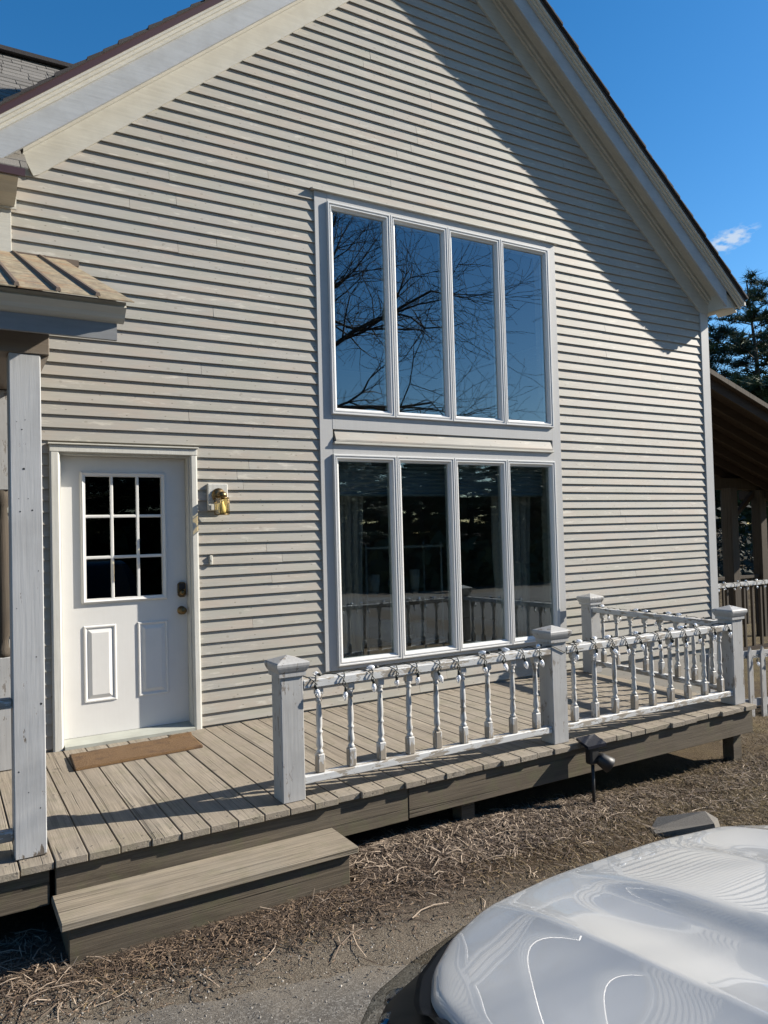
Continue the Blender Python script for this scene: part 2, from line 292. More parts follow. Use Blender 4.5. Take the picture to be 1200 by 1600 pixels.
# ------------------------------------------------------------------ helpers
WL = {}
def wloc(o): return WL.get(o.name, Vector((0, 0, 0))) if o else Vector((0, 0, 0))
def link(o, parent, loc):
    COL.objects.link(o); loc = Vector(loc); WL[o.name] = loc
    if parent: o.parent = parent; o.location = loc - wloc(parent)
    else: o.location = loc
    return o
def tag(o, label=None, cat=None, group=None, kind=None):
    for k, v in (('label', label), ('category', cat), ('group', group), ('kind', kind)):
        if v: o[k] = v
    return o
def thing(name, label, cat, loc, group=None):
    o = bpy.data.objects.new(name, None); o.empty_display_size = .2
    link(o, None, loc); return tag(o, label, cat, group)
def put(name, mesh, parent, loc, rotz=0, scale=None):
    o = bpy.data.objects.new(name, mesh); link(o, parent, loc)
    if rotz: o.rotation_euler.z = rotz
    if scale: o.scale = scale
    return o
class MB:
    def __init__(s): s.v, s.f, s.sm = [], [], []
    def add(s, v, f, sm=False):
        k = len(s.v); s.v += [tuple(p) for p in v]; s.f += [tuple(i+k for i in q) for q in f]; s.sm += [sm]*len(f); return s
    def box(s, x0, x1, y0, y1, z0, z1, c=0):
        if c <= 0:
            v = [(x, y, z) for z in (z0, z1) for y in (y0, y1) for x in (x0, x1)]
            return s.add(v, [(0, 2, 3, 1), (4, 5, 7, 6), (0, 1, 5, 4), (2, 6, 7, 3), (0, 4, 6, 2), (1, 3, 7, 5)])
        lo, hi = (x0, y0, z0), (x1, y1, z1); v = []; idx = {}
        for sx in (0, 1):
            for sy in (0, 1):
                for sz in (0, 1):
                    for ax in range(3):
                        p = []
                        for k, sg in enumerate((sx, sy, sz)):
                            e = hi[k] if sg else lo[k]
                            p.append(e if k == ax else (e-c if sg else e+c))
                        idx[sx, sy, sz, ax] = len(v); v.append(tuple(p))
        f = []
        def q(a, n):
            pts = [Vector(v[i]) for i in a]; nn = (pts[1]-pts[0]).cross(pts[2]-pts[0])
            f.append(tuple(a) if nn.dot(Vector(n)) > 0 else tuple(reversed(a)))
        for ax in range(3):
            b_, c_ = [k for k in range(3) if k != ax]
            for sg in (0, 1):
                ks = []
                for (i, j) in ((0, 0), (1, 0), (1, 1), (0, 1)):
                    t = [0, 0, 0]; t[ax] = sg; t[b_] = i; t[c_] = j; ks.append(idx[(*t, ax)])
                n = [0, 0, 0]; n[ax] = 1 if sg else -1; q(ks, n)
            for i in (0, 1):
                for j in (0, 1):
                    t0 = [0, 0, 0]; t1 = [0, 0, 0]; t0[ax] = 0; t1[ax] = 1; t0[b_] = t1[b_] = i; t0[c_] = t1[c_] = j
                    n = [0, 0, 0]; n[b_] = 1 if i else -1; n[c_] = 1 if j else -1
                    q([idx[(*t0, b_)], idx[(*t0, c_)], idx[(*t1, c_)], idx[(*t1, b_)]], n)
        for sx in (0, 1):
            for sy in (0, 1):
                for sz in (0, 1):
                    q([idx[sx, sy, sz, k] for k in range(3)], (1 if sx else -1, 1 if sy else -1, 1 if sz else -1))
        return s.add(v, f)
    def prism(s, poly, y0, y1, ax=1):     # polygon in the two other axes, extruded along ax
        n = len(poly)
        def P(a, b, t): return (a, t, b) if ax == 1 else ((t, a, b) if ax == 0 else (a, b, t))
        v = [P(a, b, y0) for a, b in poly] + [P(a, b, y1) for a, b in poly]
        ar = sum(poly[i][0]*poly[(i+1) % n][1]-poly[(i+1) % n][0]*poly[i][1] for i in range(n))
        f = [tuple(range(n)), tuple(range(2*n-1, n-1, -1))] + [(i, i+n, (i+1) % n+n, (i+1) % n) for i in range(n)]
        flip = (ar > 0) == (ax in (0, 2))
        if flip: f = [tuple(reversed(q)) for q in f]
        return s.add(v, f)
    def tube(s, pts, rad, n=6, cap=True, sm=True):
        pts = [Vector(p) for p in pts]; rad = rad if isinstance(rad, (list, tuple)) else [rad]*len(pts)
        v, f = [], []; last = None
        for i, p in enumerate(pts):
            d = (pts[min(i+1, len(pts)-1)]-pts[max(i-1, 0)])
            d = d.normalized() if d.length > 1e-9 else Vector((0, 0, 1))
            a = last if last is not None else (Vector((1, 0, 0)) if abs(d.x) < .8 else Vector((0, 1, 0)))
            a = (a-d*a.dot(d)); a = a.normalized() if a.length > 1e-6 else d.orthogonal().normalized(); last = a; b = d.cross(a)
            for k in range(n):
                t = 2*math.pi*k/n; v.append(p+rad[i]*(math.cos(t)*a+math.sin(t)*b))
        for i in range(len(pts)-1):
            for k in range(n): f.append((i*n+k, i*n+(k+1) % n, (i+1)*n+(k+1) % n, (i+1)*n+k))
        if cap: f += [tuple(range(n-1, -1, -1)), tuple(range((len(pts)-1)*n, len(pts)*n))]
        return s.add(v, f, sm)
    def lathe(s, prof, c=(0, 0, 0), n=12, axis='z', sm=True):
        v, f = [], []
        for r, h in prof:
            for k in range(n):
                t = 2*math.pi*k/n; a, b = r*math.cos(t), r*math.sin(t)
                p = (a, b, h) if axis == 'z' else ((a, -h, b) if axis == 'y' else (h, a, b))
                v.append((p[0]+c[0], p[1]+c[1], p[2]+c[2]))
        for i in range(len(prof)-1):
            for k in range(n): f.append((i*n+k, i*n+(k+1) % n, (i+1)*n+(k+1) % n, (i+1)*n+k))
        f += [tuple(range(n-1, -1, -1)), tuple(range((len(prof)-1)*n, len(prof)*n))]
        return s.add(v, f, sm)
    def ring(s, x0, x1, z0, z1, prof):   # picture-frame of profile points (inset, y)
        v, f = [], []
        for i, y in prof: v += [(x0+i, y, z0+i), (x1-i, y, z0+i), (x1-i, y, z1-i), (x0+i, y, z1-i)]
        for a in range(len(prof)-1):
            for k in range(4): f.append((a*4+k, a*4+(k+1) % 4, a*4+4+(k+1) % 4, a*4+4+k))
        return s.add(v, f)
    def mesh(s, name, m=None, loc=(0, 0, 0)):
        me = bpy.data.meshes.new(name); l = loc
        me.from_pydata([(x-l[0], y-l[1], z-l[2]) for x, y, z in s.v], [], s.f)
        me.polygons.foreach_set('use_smooth', s.sm)
        if m: me.materials.append(M[m])
        me.update(); return me
    def build(s, name, m, parent=None, loc=None):
        loc = loc if loc is not None else (wloc(parent) if parent else (0, 0, 0))
        return put(name, s.mesh(name, m, loc), parent, loc)
def bx(name, m, parent, x0, x1, y0, y1, z0, z1, c=0):
    loc = ((x0+x1)/2, (y0+y1)/2, z0)
    return MB().box(x0, x1, y0, y1, z0, z1, c).build(name, m, parent, loc)
def smooth01(a, b, x):
    t = min(max((x-a)/(b-a), 0), 1); return t*t*(3-2*t)

# ------------------------------------------------------------------ terrain
def gz(x, y):
    z = -.36 - .10*smooth01(1.5, 4.5, x) - .24*smooth01(4.8, 8.5, x) - .45*smooth01(8.5, 18, x)
    if y < -3.2: z -= .0*y
    return z
def gnoise(x, y, k=1):
    return .018*mnoise.noise((x*1.3, y*1.3, 0)) + .010*mnoise.noise((x*5, y*5, 3)) + .005*k*mnoise.noise((x*15, y*15, 9))
def axis_pts(lo, hi, step, far):
    a = list(np.arange(lo, hi+1e-6, step)); d = step; x = hi
    while x < far: d *= 1.35; x += d; a.append(x)
    d = step; x = lo
    while x > -far: d *= 1.35; x -= d; a.insert(0, x)
    return a
gx = axis_pts(-2.2, 7.0, .07, 1500); gy = axis_pts(-4.6, 0.3, .07, 1500)
gv = [(x, y, gz(x, y)+gnoise(x, y)*(1 if y > -3.0+-.2*x else .3)-(.55*smooth01(-.4, .2, y) if -3.5 < x < 7.0 and -.4 < y < 8 else 0)) for y in gy for x in gx]
nx = len(gx)
gf = [(j*nx+i, j*nx+i+1, (j+1)*nx+i+1, (j+1)*nx+i) for j in range(len(gy)-1) for i in range(nx-1)]
me = bpy.data.meshes.new('ground'); me.from_pydata(gv, [], gf); me.materials.append(M['ground'])
me.polygons.foreach_set('use_smooth', [True]*len(gf))
tag(put('ground', me, None, (0, 0, 0)), kind='structure')
# driveway: a strip of its own with a ragged edge, lying on the ground in front of the deck
def drive_edge(x): return -2.72 - .27*x + .10*mnoise.noise((x*1.1, 4.2, 0)) + .04*mnoise.noise((x*5, 1.7, 0)) if x < 4 else -3.8 - .12*(x-4)
dv, df = [], []; dxs = list(np.arange(-30, -3, 3.0))+list(np.arange(-3, 5, .06))+list(np.arange(5, 30, 3.0)); dn = 8
for x in dxs:
    e = drive_edge(x)
    for j in range(dn+1):
        y = e-(j/dn)**2.2*14; dv.append((x, y, gz(x, y)+.012+gnoise(x, y)*.3 - (.016 if j == 0 else 0)))
for i in range(len(dxs)-1):
    for j in range(dn): df.append((i*(dn+1)+j, i*(dn+1)+j+1, (i+1)*(dn+1)+j+1, (i+1)*(dn+1)+j))
me = bpy.data.meshes.new('driveway'); me.from_pydata(dv, [], df); me.materials.append(M['asphalt'])
tag(put('driveway', me, None, (0, 0, 0)), kind='structure')

# ------------------------------------------------------------------ house
PT = .8342; FL, FR = 4.139, 9.847; AX = (FR-FL)/2/PT; AZ = (FR+FL)/2
def sl(x): return min(FL+PT*x, FR-PT*x)             # frieze lower line
XL, XR = -.34, 7.186; WX = [2.1412, 2.7685, 3.3968, 4.0255, 4.654]; WZ = (.344, 2.136, 2.478, 4.3045)
TX0, TX1, TZ0, TZ1 = 2.03, 4.76, .31, 4.385
house = thing('house', 'beige clapboard gabled house with tall windows and a white door behind the deck', 'house', (3.42, 0, -.4))
wall = MB()
wall.prism([(XL, -.5), (-.02, -.5), (-.02, FL+.3), (XL, FL+.0)], .002, .16)
wall.prism([(-.02, 2.10), (.934, 2.10), (.934, FL+.3), (-.02, FL+.3)], .002, .16)
wall.prism([(-.02, -.5), (.934, -.5), (.934, .0), (-.02, .0)], .002, .16)
wall.prism([(.934, -.5), (2.16, -.5), (2.16, FL+.3), (.934, FL+.3)], .002, .16)
wall.prism([(2.16, -.5), (4.64, -.5), (4.64, .36), (2.16, .36)], .002, .16)
wall.prism([(2.16, 2.12), (4.64, 2.12), (4.64, 2.50), (2.16, 2.50)], .002, .16)
wall.prism([(4.64, -.5), (XR-.02, -.5), (XR-.02, FL+.0), (XR-.36, FL+.3), (4.64, FL+.3)], .002, .16)
wall.prism([(2.16, 4.29), (4.64, 4.29), (4.64, FL+.3), (2.16, FL+.3)], .002, .16)
wall.prism([(XL+.36, FL+.3), (XR-.36, FL+.3), (AX, AZ+.42)], .002, .16)
wall = wall.build('front_wall', 'siding', house)
# clapboards, one by one
rows = [.018]
while rows[-1] < AZ:
    z = rows[-1]; rows.append(z+(.0895 if z < .9 else .0832 if z < 2.06 else .0928))
def clap(x0, x1, z0, z1, la=None, ra=None):
    """one clapboard from z0 (butt) to z1 (hidden under the next); la/ra: end slope cut along the gable"""
    jb = random.uniform(-.0024, .0024); bt = .0222+random.uniform(-.001, .0014)
    w = z1-z0
    xl0, xl1 = x0, x0+(la or 0)*w; xr0, xr1 = x1, x1+(ra or 0)*w
    if xr0-xl0 < .05: return
    v = [(xl0, 0, z0), (xl0, -bt, z0+jb), (xl0, -bt, z0+jb+.0015), (xl1, -.0035, z1), (xl1, 0, z1),
         (xr0, 0, z0), (xr0, -bt, z0-jb), (xr0, -bt, z0-jb+.0015), (xr1, -.0035, z1), (xr1, 0, z1)]
    f = [(0, 1, 2, 3, 4), (9, 8, 7, 6, 5), (1, 0, 5, 6), (2, 1, 6, 7), (3, 2, 7, 8), (4, 3, 8, 9)]
    MB().add(v, [tuple(reversed(q)) for q in f]).build('clapboard', 'siding', wall, (x0, -.001, z0))
for i in range(len(rows)-1):
    z0, zn = rows[i], rows[i+1]; z1 = zn+.012
    spans = []
    hi = min(z1, 99)
    xl = XL if z0 < FL-.25 else max(XL, (z0-FL-.12)/PT); xr = XR-.13 if z0 < FL-.25 else min(XR-.13, (FR+.12-z0)/PT)
    if z0 > AZ-.10: continue
    segs = [(xl, xr)]
    def cut(segs, a, b):
        out = []
        for p, q in segs:
            if b <= p or a >= q: out.append((p, q)); continue
            if p < a: out.append((p, a))
            if q > b: out.append((b, q))
        return out
    if z0 < 2.12: segs = cut(segs, -.06, .962)
    if z0 < 4.33 and z1 > .37: segs = cut(segs, 2.07, 4.72)
    for p, q in segs:
        js = []
        L = q-p
        if L > 2.6:
            x = p+random.uniform(.9, 2.6)
            while x < q-.7: js.append(x); x += random.uniform(1.9, 3.4)
        elif L > .9 and random.random() < .3: js = [p+L*random.uniform(.3, .7)]
        e = [p]+js+[q]
        for a, b in zip(e[:-1], e[1:]):
            la = 1/PT if (a == xl and xl > XL) else 0; ra = -1/PT if (b == xr and xr < XR-.13) else 0
            clap(a+(.0012 if a != p else 0), b-(.0012 if b != q else 0), z0, z1, la, ra)
# corner boards, skirt
bx('corner_board', 'trim', house, XR-.135, XR, -.030, .17, -.40, 4.06, .002)
bx('corner_board', 'cream', house, XL-.075, XL+.045, -.034, -.0, 2.2, 3.80, .002)
# frieze boards along the gable + their moulding
def rake_bar(name, m, side, s0, s1, y0, y1, xe, c=0, xa=None):
    """bar that follows the rake between heights s0..s1 above the frieze line; xe = where its low end is"""
    sg = 1 if side == 'L' else -1; xa = AX if xa is None else xa
    def z(x, s): return (FL+PT*x if side == 'L' else FR-PT*x)+s
    poly = [(xe, z(xe, s0)), (xa, z(xa, s0)), (xa, z(xa, s1)), (xe, z(xe, s1))]
    if side == 'R': poly = poly[::-1]
    return MB().prism(poly, y0, y1).build(name, m, house)
# left frieze ends in a plumb/square cut
MB().prism([(-.150, 4.028), (-.115, 4.045), (AX-.9, sl(AX-.9)), (AX-.9, sl(AX-.9)+.30), (-.225, 4.235), (-.215, 4.16)][::1], -.034, -.001).build('frieze_board', 'cream', house)
rake_bar('frieze_board', 'cream', 'L', 0, .30, -.0355, -.001, AX-.899)
MB().prism([(AX, sl(AX)), (5.2, sl(5.2)), (5.2, sl(5.2)+.30), (AX, sl(AX)+.30)], -.034, -.001).build('frieze_board', 'cream', house)
MB().prism([(5.2, sl(5.2)), (XR-.135, sl(XR-.135)), (XR-.001, sl(XR)+.10), (XR-.001, sl(XR)+.30), (5.2, sl(5.2)+.30)], -.0355, -.001).build('frieze_board', 'cream', house)
for side, xe in (('L', -.215), ('R', XR+.02)):
    rake_bar('frieze_moulding', 'cream', side, .215, .252, -.058, -.036, xe)
    rake_bar('frieze_moulding', 'cream', side, .252, .30, -.082, -.036, xe)
    xo = XL-.38 if side == 'L' else XR+.262
    rake_bar('rake_soffit', 'cream', side, .30, .325, -.245, -.0, XL-.36 if side == 'L' else XR+.24)
    rake_bar('rake_fascia', 'fascia', side, .165, .375, -.268, -.243, XL-.40 if side == 'L' else XR+.030)
    rake_bar('rake_crown', 'cream', side, .355, .385, -.290, -.2685, xo)
    rake_bar('rake_crown', 'cream', side, .385, .41, -.312, -.2685, xo)
    rake_bar('rake_crown', 'cream', side, .41, .437, -.336, -.2685, xo)
    rake_bar('drip_edge', 'drip' if side == 'L' else 'shingled', side, .43 if side == 'L' else .4375, .495 if side == 'L' else .455, -.346, -.3365, xo-(.02 if side == 'L' else -.012))
# right eave box seen from below
MB().prism([(XR, 3.975), (XR+.26, 4.015), (XR+.26, 4.06), (XR, 4.20)][::1], -.242, 9.0).build('eave_soffit', 'cream', house)
bx('eave_gutter_board', 'cream', house, XR+.262, XR+.285, -.335, 9.0, 4.018, 4.055)
# roof planes and shingle edges
roof = MB()
RXL, RXR = XL-.44, XR+.292
tL = [(RXL, FL+PT*RXL+.43), (AX, AZ+.43), (AX, AZ+.485), (RXL, FL+PT*RXL+.485)]
tR = [(AX, AZ+.43), (RXR, FR-PT*RXR+.43), (RXR, FR-PT*RXR+.485), (AX, AZ+.485)]
roof.prism(tL, -.33, 9.2).prism(tR, -.33, 9.2)
roof = roof.build('roof', 'shingled', house)
for side in 'LR':
    Lr = (AX-RXL) if side == 'L' else (RXR-AX)
    for k in range(int(Lr/.105)):
        sg = 1 if side == 'L' else -1; x = RXL+k*.105 if side == 'L' else RXR+.01-k*.105
        zf = lambda q: (FL+PT*q if side == 'L' else FR-PT*q)
        x1 = x+sg*.20
        p = [(x, zf(x)+.487), (x1, zf(x1)+.482), (x1, zf(x1)+.488), (x, zf(x)+.512+random.uniform(-.004, .005))]
        if sg < 0: p = p[::-1]
        yy = -.362+random.uniform(-.006, .006)
        MB().prism(p, yy, .2).build('shingle', 'shingled', roof, (x, 0, zf(x)+.49))
# side walls and back against light leaks; unseen right opening added to brighten the room
sh = MB()
for a, b, c, d in ((.17, .7, -1.2, 4.2), (1.7, 9.0, -1.2, 4.2), (.7, 1.7, -1.2, .85), (.7, 1.7, 2.2, 4.2)): sh.box(XR-.17, XR-.01, a, b, c, d)
sh.box(XL, XL+.15, .17, 9.0, -1.2, 4.1).box(XL+.15, XR-.17, 8.85, 9.0, -1.2, 4.2)
sh.prism([(XL, 4.2), (XR, 4.2), (AX, AZ+.4)], 8.86, 8.99)
sh.build('shell_wall', 'siding', house)
bx('interior_floor', 'infloor', house, XL+.16, XR-.18, .165, 8.8, -.06, .0)
bx('interior_partition', 'inwall', house, XL+.16, XR-.18, 4.6, 4.7, .0, 4.0)
bx('interior_partition', 'inwall', house, 1.18, 1.28, .17, 4.6, .0, 4.0)

# ---- wing on the left
bx('wing_wall', 'brownwall', house, -4.2, XL-.076, -.004, .15, -.4, 3.9)
wr = MB().prism([(-.34, 3.87), (.15, 4.2945), (.15, 4.3545), (-.34, 3.93)], -4.4, -.232, 0)
wr.prism([(.1501, 4.2945), (2.28, 6.14), (2.28, 6.20), (.1501, 4.3545)], -4.4, .20, 0)
wr.prism([(2.281, 6.135), (5.0, 3.9), (5.0, 3.96), (2.281, 6.20)], -4.4, 1.2, 0)
wr.prism([(1.2, 5.24), (2.28, 6.135), (2.28, 6.20), (1.2, 5.303)], .201, 1.6, 0)
wroof = wr.build('wing_roof', 'shingle', house)
nsh = 0; rest = MB()
for k in range(26):
    y0 = -.36+k*.104; z0 = 3.93+(y0+.34)*.8664+.004
    x = -4.4+random.uniform(-.12, 0); xe = -.215 if k < 11 else (.0 if k < 17 else 1.05)
    while x < xe:
        w = random.choice((.16, .22, .28)); x1 = min(x+w-.006, xe)
        if x1-x > .03:
            t = random.choice((.010, .014, .018)); xm = x
            v = []
            for (yy, zz, th) in ((y0, z0, t), (y0+.13, z0+.13*.8664, .003)):
                v += [(x, yy, zz), (x1, yy, zz), (x1, yy, zz+th), (x, yy, zz+th)]
            fs = [(0, 1, 2, 3), (3, 2, 6, 7), (0, 3, 7, 4), (1, 5, 6, 2), (4, 7, 6, 5)]
            if x1 > -.75 and nsh < 285: MB().add(v, fs).build('shingle', 'shingle', wroof, (x, y0, z0)); nsh += 1
            else: rest.add(v, fs)
        x += w
tag(rest.build('shingle_courses', 'shingle', wroof), kind='stuff')
bx('wing_ridge_cap', 'shingled', house, -4.4, 1.3, 2.18, 2.38, 6.195, 6.235)
# eave of the wing: drip edge, crown, frieze return
bx('wing_drip_edge', 'drip', house, -4.3, -.235, -.375, -.355, 3.862, 3.912)
MB().prism([(-.352, 3.89), (-.352, 3.855), (-.30, 3.845), (-.22, 3.80), (-.04, 3.775), (-.04, 3.98)][::-1], -4.3, -.275, 0).build('wing_eave_crown', 'cream', house)
bx('wing_frieze', 'cream', house, -4.3, -.262, -.05, -.036, 3.76, 3.85)

# ---- the two banks of windows
bx('window_side_trim', 'trim', house, TX0, WX[0]+.01, -.030, .0, TZ0, TZ1-.001, .002)
bx('window_side_trim', 'trim', house, WX[4]-.01, TX1, -.030, .0, TZ0, TZ1-.001, .002)
bx('window_head_trim', 'trim', house, WX[0]+.0105, WX[4]-.0105, -.0315, .0, WZ[3]-.02, TZ1-.001)
MB().prism([(-.058, TZ1), (-.058, TZ1+.010), (.0, TZ1+.030), (.0, TZ1)][::-1], TX0-.025, TX1+.025, 0).build('window_drip_cap', 'cream', house)
bx('window_mid_trim', 'trim', house, WX[0]+.0105, WX[4]-.0105, -.0315, .0, 2.352, WZ[2]+.02)
bx('window_mid_trim', 'trim', house, WX[0]+.0105, WX[4]-.0105, -.0315, .0, WZ[1]-.02, 2.222)
MB().prism([(-.012, 2.352), (-.020, 2.335), (-.052, 2.262), (-.052, 2.246), (.0, 2.246), (.0, 2.352)], WX[0]+.03, WX[4]-.03, 0).build('spandrel_clapboard', 'siding', house)
bx('spandrel_sill', 'cream', house, WX[0]+.012, WX[4]-.012, -.056, .0, 2.224, 2.243, .003)
bx('window_sill_trim', 'trim', house, WX[0]+.0105, WX[4]-.0105, -.0315, .0, TZ0, WZ[0]+.02)
prof = [(-.001, -.030), (.0, -.052), (.004, -.056), (.013, -.056), (.016, -.048), (.022, -.047), (.026, -.052), (.034, -.052), (.046, -.030), (.056, -.026), (.056, .03)]
for zlo, zhi, nm in ((WZ[2], WZ[3], 'upper'), (WZ[0], WZ[1], 'lower')):
    for i in range(4):
        x0, x1 = WX[i]+.002, WX[i+1]-.002
        w = MB().ring(x0, x1, zlo, zhi, prof).build('window', 'vinyl', house, (x0, 0, zlo))
        MB().box(x0+.054, x1-.054, -.012, -.006, zlo+.054, zhi-.054).build('pane', 'glass', w, ((x0+x1)/2, -.009, (zlo+zhi)/2))
# ---- door
SY = .088
door = MB()
DX0, DX1, DZ0, DZ1 = .003, .911, .047, 2.072; LX0, LX1, LZ0, LZ1 = .175, .735, 1.03, 1.935
door.box(DX0, LX0, SY, SY+.045, DZ0, DZ1).box(LX1, DX1, SY, SY+.045, DZ0, DZ1).box(LX0, LX1, SY, SY+.045, DZ0, LZ0).box(LX0, LX1, SY, SY+.045, LZ1, DZ1)
door = door.build('door', 'door', house, (.457, SY, DZ0))
MB().ring(.143, .760, .997, 1.962, [(0, SY), (.004, SY-.016), (.014, SY-.022), (.024, SY-.016), (.034, SY-.014), (.036, SY+.02)]).build('lite_frame', 'door', door, (.45, SY, 1.0))
px = [LX0+(LX1-LX0)*k/3 for k in range(4)]; pz = [LZ0+(LZ1-LZ0)*k/3 for k in range(4)]
for k in (1, 2): bx('muntin', 'door', door, px[k]-.011, px[k]+.011, SY-.009, SY+.010, LZ0, LZ1, .004)
for k in (1, 2): bx('muntin', 'door', door, LX0, LX1, SY-.0075, SY+.008, pz[k]-.011, pz[k]+.011, .004)
for i in range(3):
    for j in range(3): bx('pane', 'dglass', door, px[i]+.0005, px[i+1]-.0005, SY+.012, SY+.018, pz[j]+.0005, pz[j+1]-.0005)
for a, b in ((.153, .380), (.534, .761)):
    MB().ring(a, b, .283, .838, [(0, SY-.001), (.006, SY-.009), (.014, SY-.009), (.022, SY-.001), (.028, SY-.001), (.052, SY-.011), (.054, SY-.012)]).add(
        [(a+.054, SY-.012, .337), (b-.054, SY-.012, .337), (b-.054, SY-.012, .784), (a+.054, SY-.012, .784)], [(0, 1, 2, 3)]).build('raised_panel', 'door', door, ((a+b)/2, SY, .283))
MB().prism([(.838, 1.02), (.852, 1.005), (.885, 1.005), (.899, 1.02), (.899, 1.105), (.885, 1.12), (.852, 1.12), (.838, 1.105)], SY-.022, SY).lathe([(.027, .02), (.027, .034), (.020, .042), (.019, .05), (.005, .051)], (.868, SY, 1.037), 16, 'y').build('deadbolt', 'brass', door, (.868, SY, 1.05))
bx('keypad', 'black', door, .845, .892, SY-.0245, SY-.020, 1.066, 1.112)
MB().lathe([(.033, 0), (.033, .006), (.02, .010), (.013, .02), (.013, .034), (.024, .042), (.028, .055), (.022, .068), (.006, .070)], (.866, SY, .902), 16, 'y').build('door_knob', 'brass', door, (.866, SY, .9))
# jambs, casing, threshold
dk = MB().box(-.02, .002, -.002, .16, .0, 2.10).box(.912, .934, -.002, .16, .0, 2.10).box(.002, .912, -.002, .16, 2.074, 2.10)
dk.build('door_jamb', 'casing', house)
for a, b, c_ in ((-.0737, -.006, 0), (.920, .9753, 1)):
    MB().prism([(a, -.034), (a+.012, -.038), (b-.012, -.038), (b, -.026), (b, .0), (a, .0)] if not c_ else [(a, -.026), (a+.012, -.038), (b-.012, -.038), (b, -.034), (b, .0), (a, .0)], .0, 2.088, 2).build('door_casing', 'casing', house)
bx('door_head_casing', 'casing', house, -.0745, .976, -.0395, .0, 2.089, 2.140, .004)
bx('door_head_cap', 'cream', house, -.085, .986, -.052, .0, 2.1405, 2.152, .003)
MB().prism([(-.05, .0), (-.05, .022), (.0, .030), (.07, .045), (.16, .045), (.16, .0)][::-1], -.0, .918, 0).build('threshold', 'sill', house)

# ------------------------------------------------------------------ inside, seen through the panes
for x0, x1, lab in ((2.20, 2.62, 'grey floor-length curtain gathered behind the leftmost lower window pane'), (4.12, 4.62, 'grey floor-length curtain hanging behind the rightmost lower window pane')):
    v, f = [], []; n = 40
    for j, z in enumerate((.02, .6, 1.2, 2.05)):
        for i in range(n+1):
            t = i/n; ww = (x1-x0)*(1 if z > 1.5 else .93 if z > 1 else .86 if z > .4 else .95)
            v.append((x0+t*ww+.02*math.sin(z*3), .30+.03*math.sin(t*34+z)+.012*math.sin(t*71), z))
    for j in range(3):
        for i in range(n): f.append((j*(n+1)+i, j*(n+1)+i+1, (j+1)*(n+1)+i+1, (j+1)*(n+1)+i))
    k = len(v); v += [(a, b+.004, c) for a, b, c in v]; f += [tuple(reversed([q+k for q in g])) for g in f]
    tag(MB().add(v, f, True).build('curtain', 'curtain', None, ((x0+x1)/2, .3, .02)), lab, 'curtain')
sd_ = thing('window_shade', 'blue-grey pleated shade drawn across the top of the lower windows', 'window shade', (3.4, .14, 1.75))
for k in range(9): MB().prism([(.135, 1.79+k*.036), (.12, 1.808+k*.036), (.135, 1.826+k*.036), (.139, 1.826+k*.036), (.139, 1.79+k*.036)], 2.17, 4.63, 0).build('pleat', 'shade', sd_)
tb = thing('plant_shelf', 'dim wire shelf with pots behind the third lower window', 'shelf', (3.3, .9, 0))
for xx in (2.86, 3.75):
    for yy in (.72, 1.05): MB().tube([(xx, yy, 0), (xx, yy, 1.35)], .012).build('upright', 'white', tb)
for zz in (.35, .8, 1.3): bx('shelf_board', 'white', tb, 2.84, 3.77, .70, 1.07, zz, zz+.02)
for i, (xx, zz, hh, rr) in enumerate(((3.0, .82, .22, .07), (3.25, .82, .16, .06), (3.5, .82, .25, .05), (3.15, .37, .2, .08), (3.55, .37, .17, .07))):
    tag(MB().lathe([(rr*.7, 0), (rr, hh*.5), (rr*1.05, hh), (rr*.9, hh)], (xx, .85, zz), 14).build('pot', 'white', None, (xx, .85, zz)), ['tall pale pot on the indoor shelf, left end', 'short pale pot on the indoor shelf, second from left', 'slim pale vase on the indoor shelf, right end', 'wide pale pot on the lower indoor shelf, left', 'small pale pot on the lower indoor shelf, right'][i], 'pot')
hb = thing('hanging_planter', 'small white planter hanging on cords behind the third window pane', 'planter', (3.62, .32, .98))
MB().lathe([(.045, .98), (.06, 1.06), (.062, 1.09), (.05, 1.09)], (3.62, .32, 0), 14).build('pot', 'white', hb)
for dx in (-.055, .055): MB().tube([(3.62+dx, .32, 1.09), (3.62, .32, 1.52)], .003, 4).build('cord', 'white', hb)
chairb = thing('armchair', 'dark rounded chair behind the leftmost lower window', 'chair', (2.35, .75, 0))
MB().box(2.16, 2.62, .55, 1.05, .38, .46, .03).build('seat', 'curtain', chairb); MB().box(2.15, 2.25, .55, 1.05, .30, .95, .03).build('backrest', 'curtain', chairb)
for a in (2.18, 2.58):
    for b in (.58, 1.02): MB().box(a, a+.04, b-.02, b+.02, 0, .38).build('leg', 'timber', chairb)

# ------------------------------------------------------------------ wall lantern, doorbell, door mat
lan = thing('wall_lantern', 'small brass wall lantern with clear glass on a pale block right of the door', 'lantern', (1.13, -.02, 1.72))
bx('mounting_block', 'casing', lan, 1.052, 1.212, -.045, -.012, 1.665, 1.875, .006)
MB().lathe([(.055, .0), (.055, .008), (.03, .02), (.012, .03)], (1.135, -.045, 1.785), 16, 'y').tube([(1.135, -.06, 1.785), (1.135, -.09, 1.805), (1.135, -.125, 1.80)], .009).lathe([(.012, 1.81), (.034, 1.80), (.042, 1.782), (.040, 1.766), (.024, 1.76)], (1.135, -.125, 0), 16).build('bracket', 'brass', lan)
MB().lathe([(.026, 1.645), (.030, 1.66), (.027, 1.69), (.017, 1.715), (.014, 1.745)], (1.135, -.125, 0), 14).build('bulb', 'frost', lan)
MB().lathe([(.056, 1.635), (.056, 1.757), (.054, 1.757), (.054, 1.635)], (1.135, -.125, 0), 6, sm=False).build('glass_shade', 'lampglass', lan)
cg = MB()
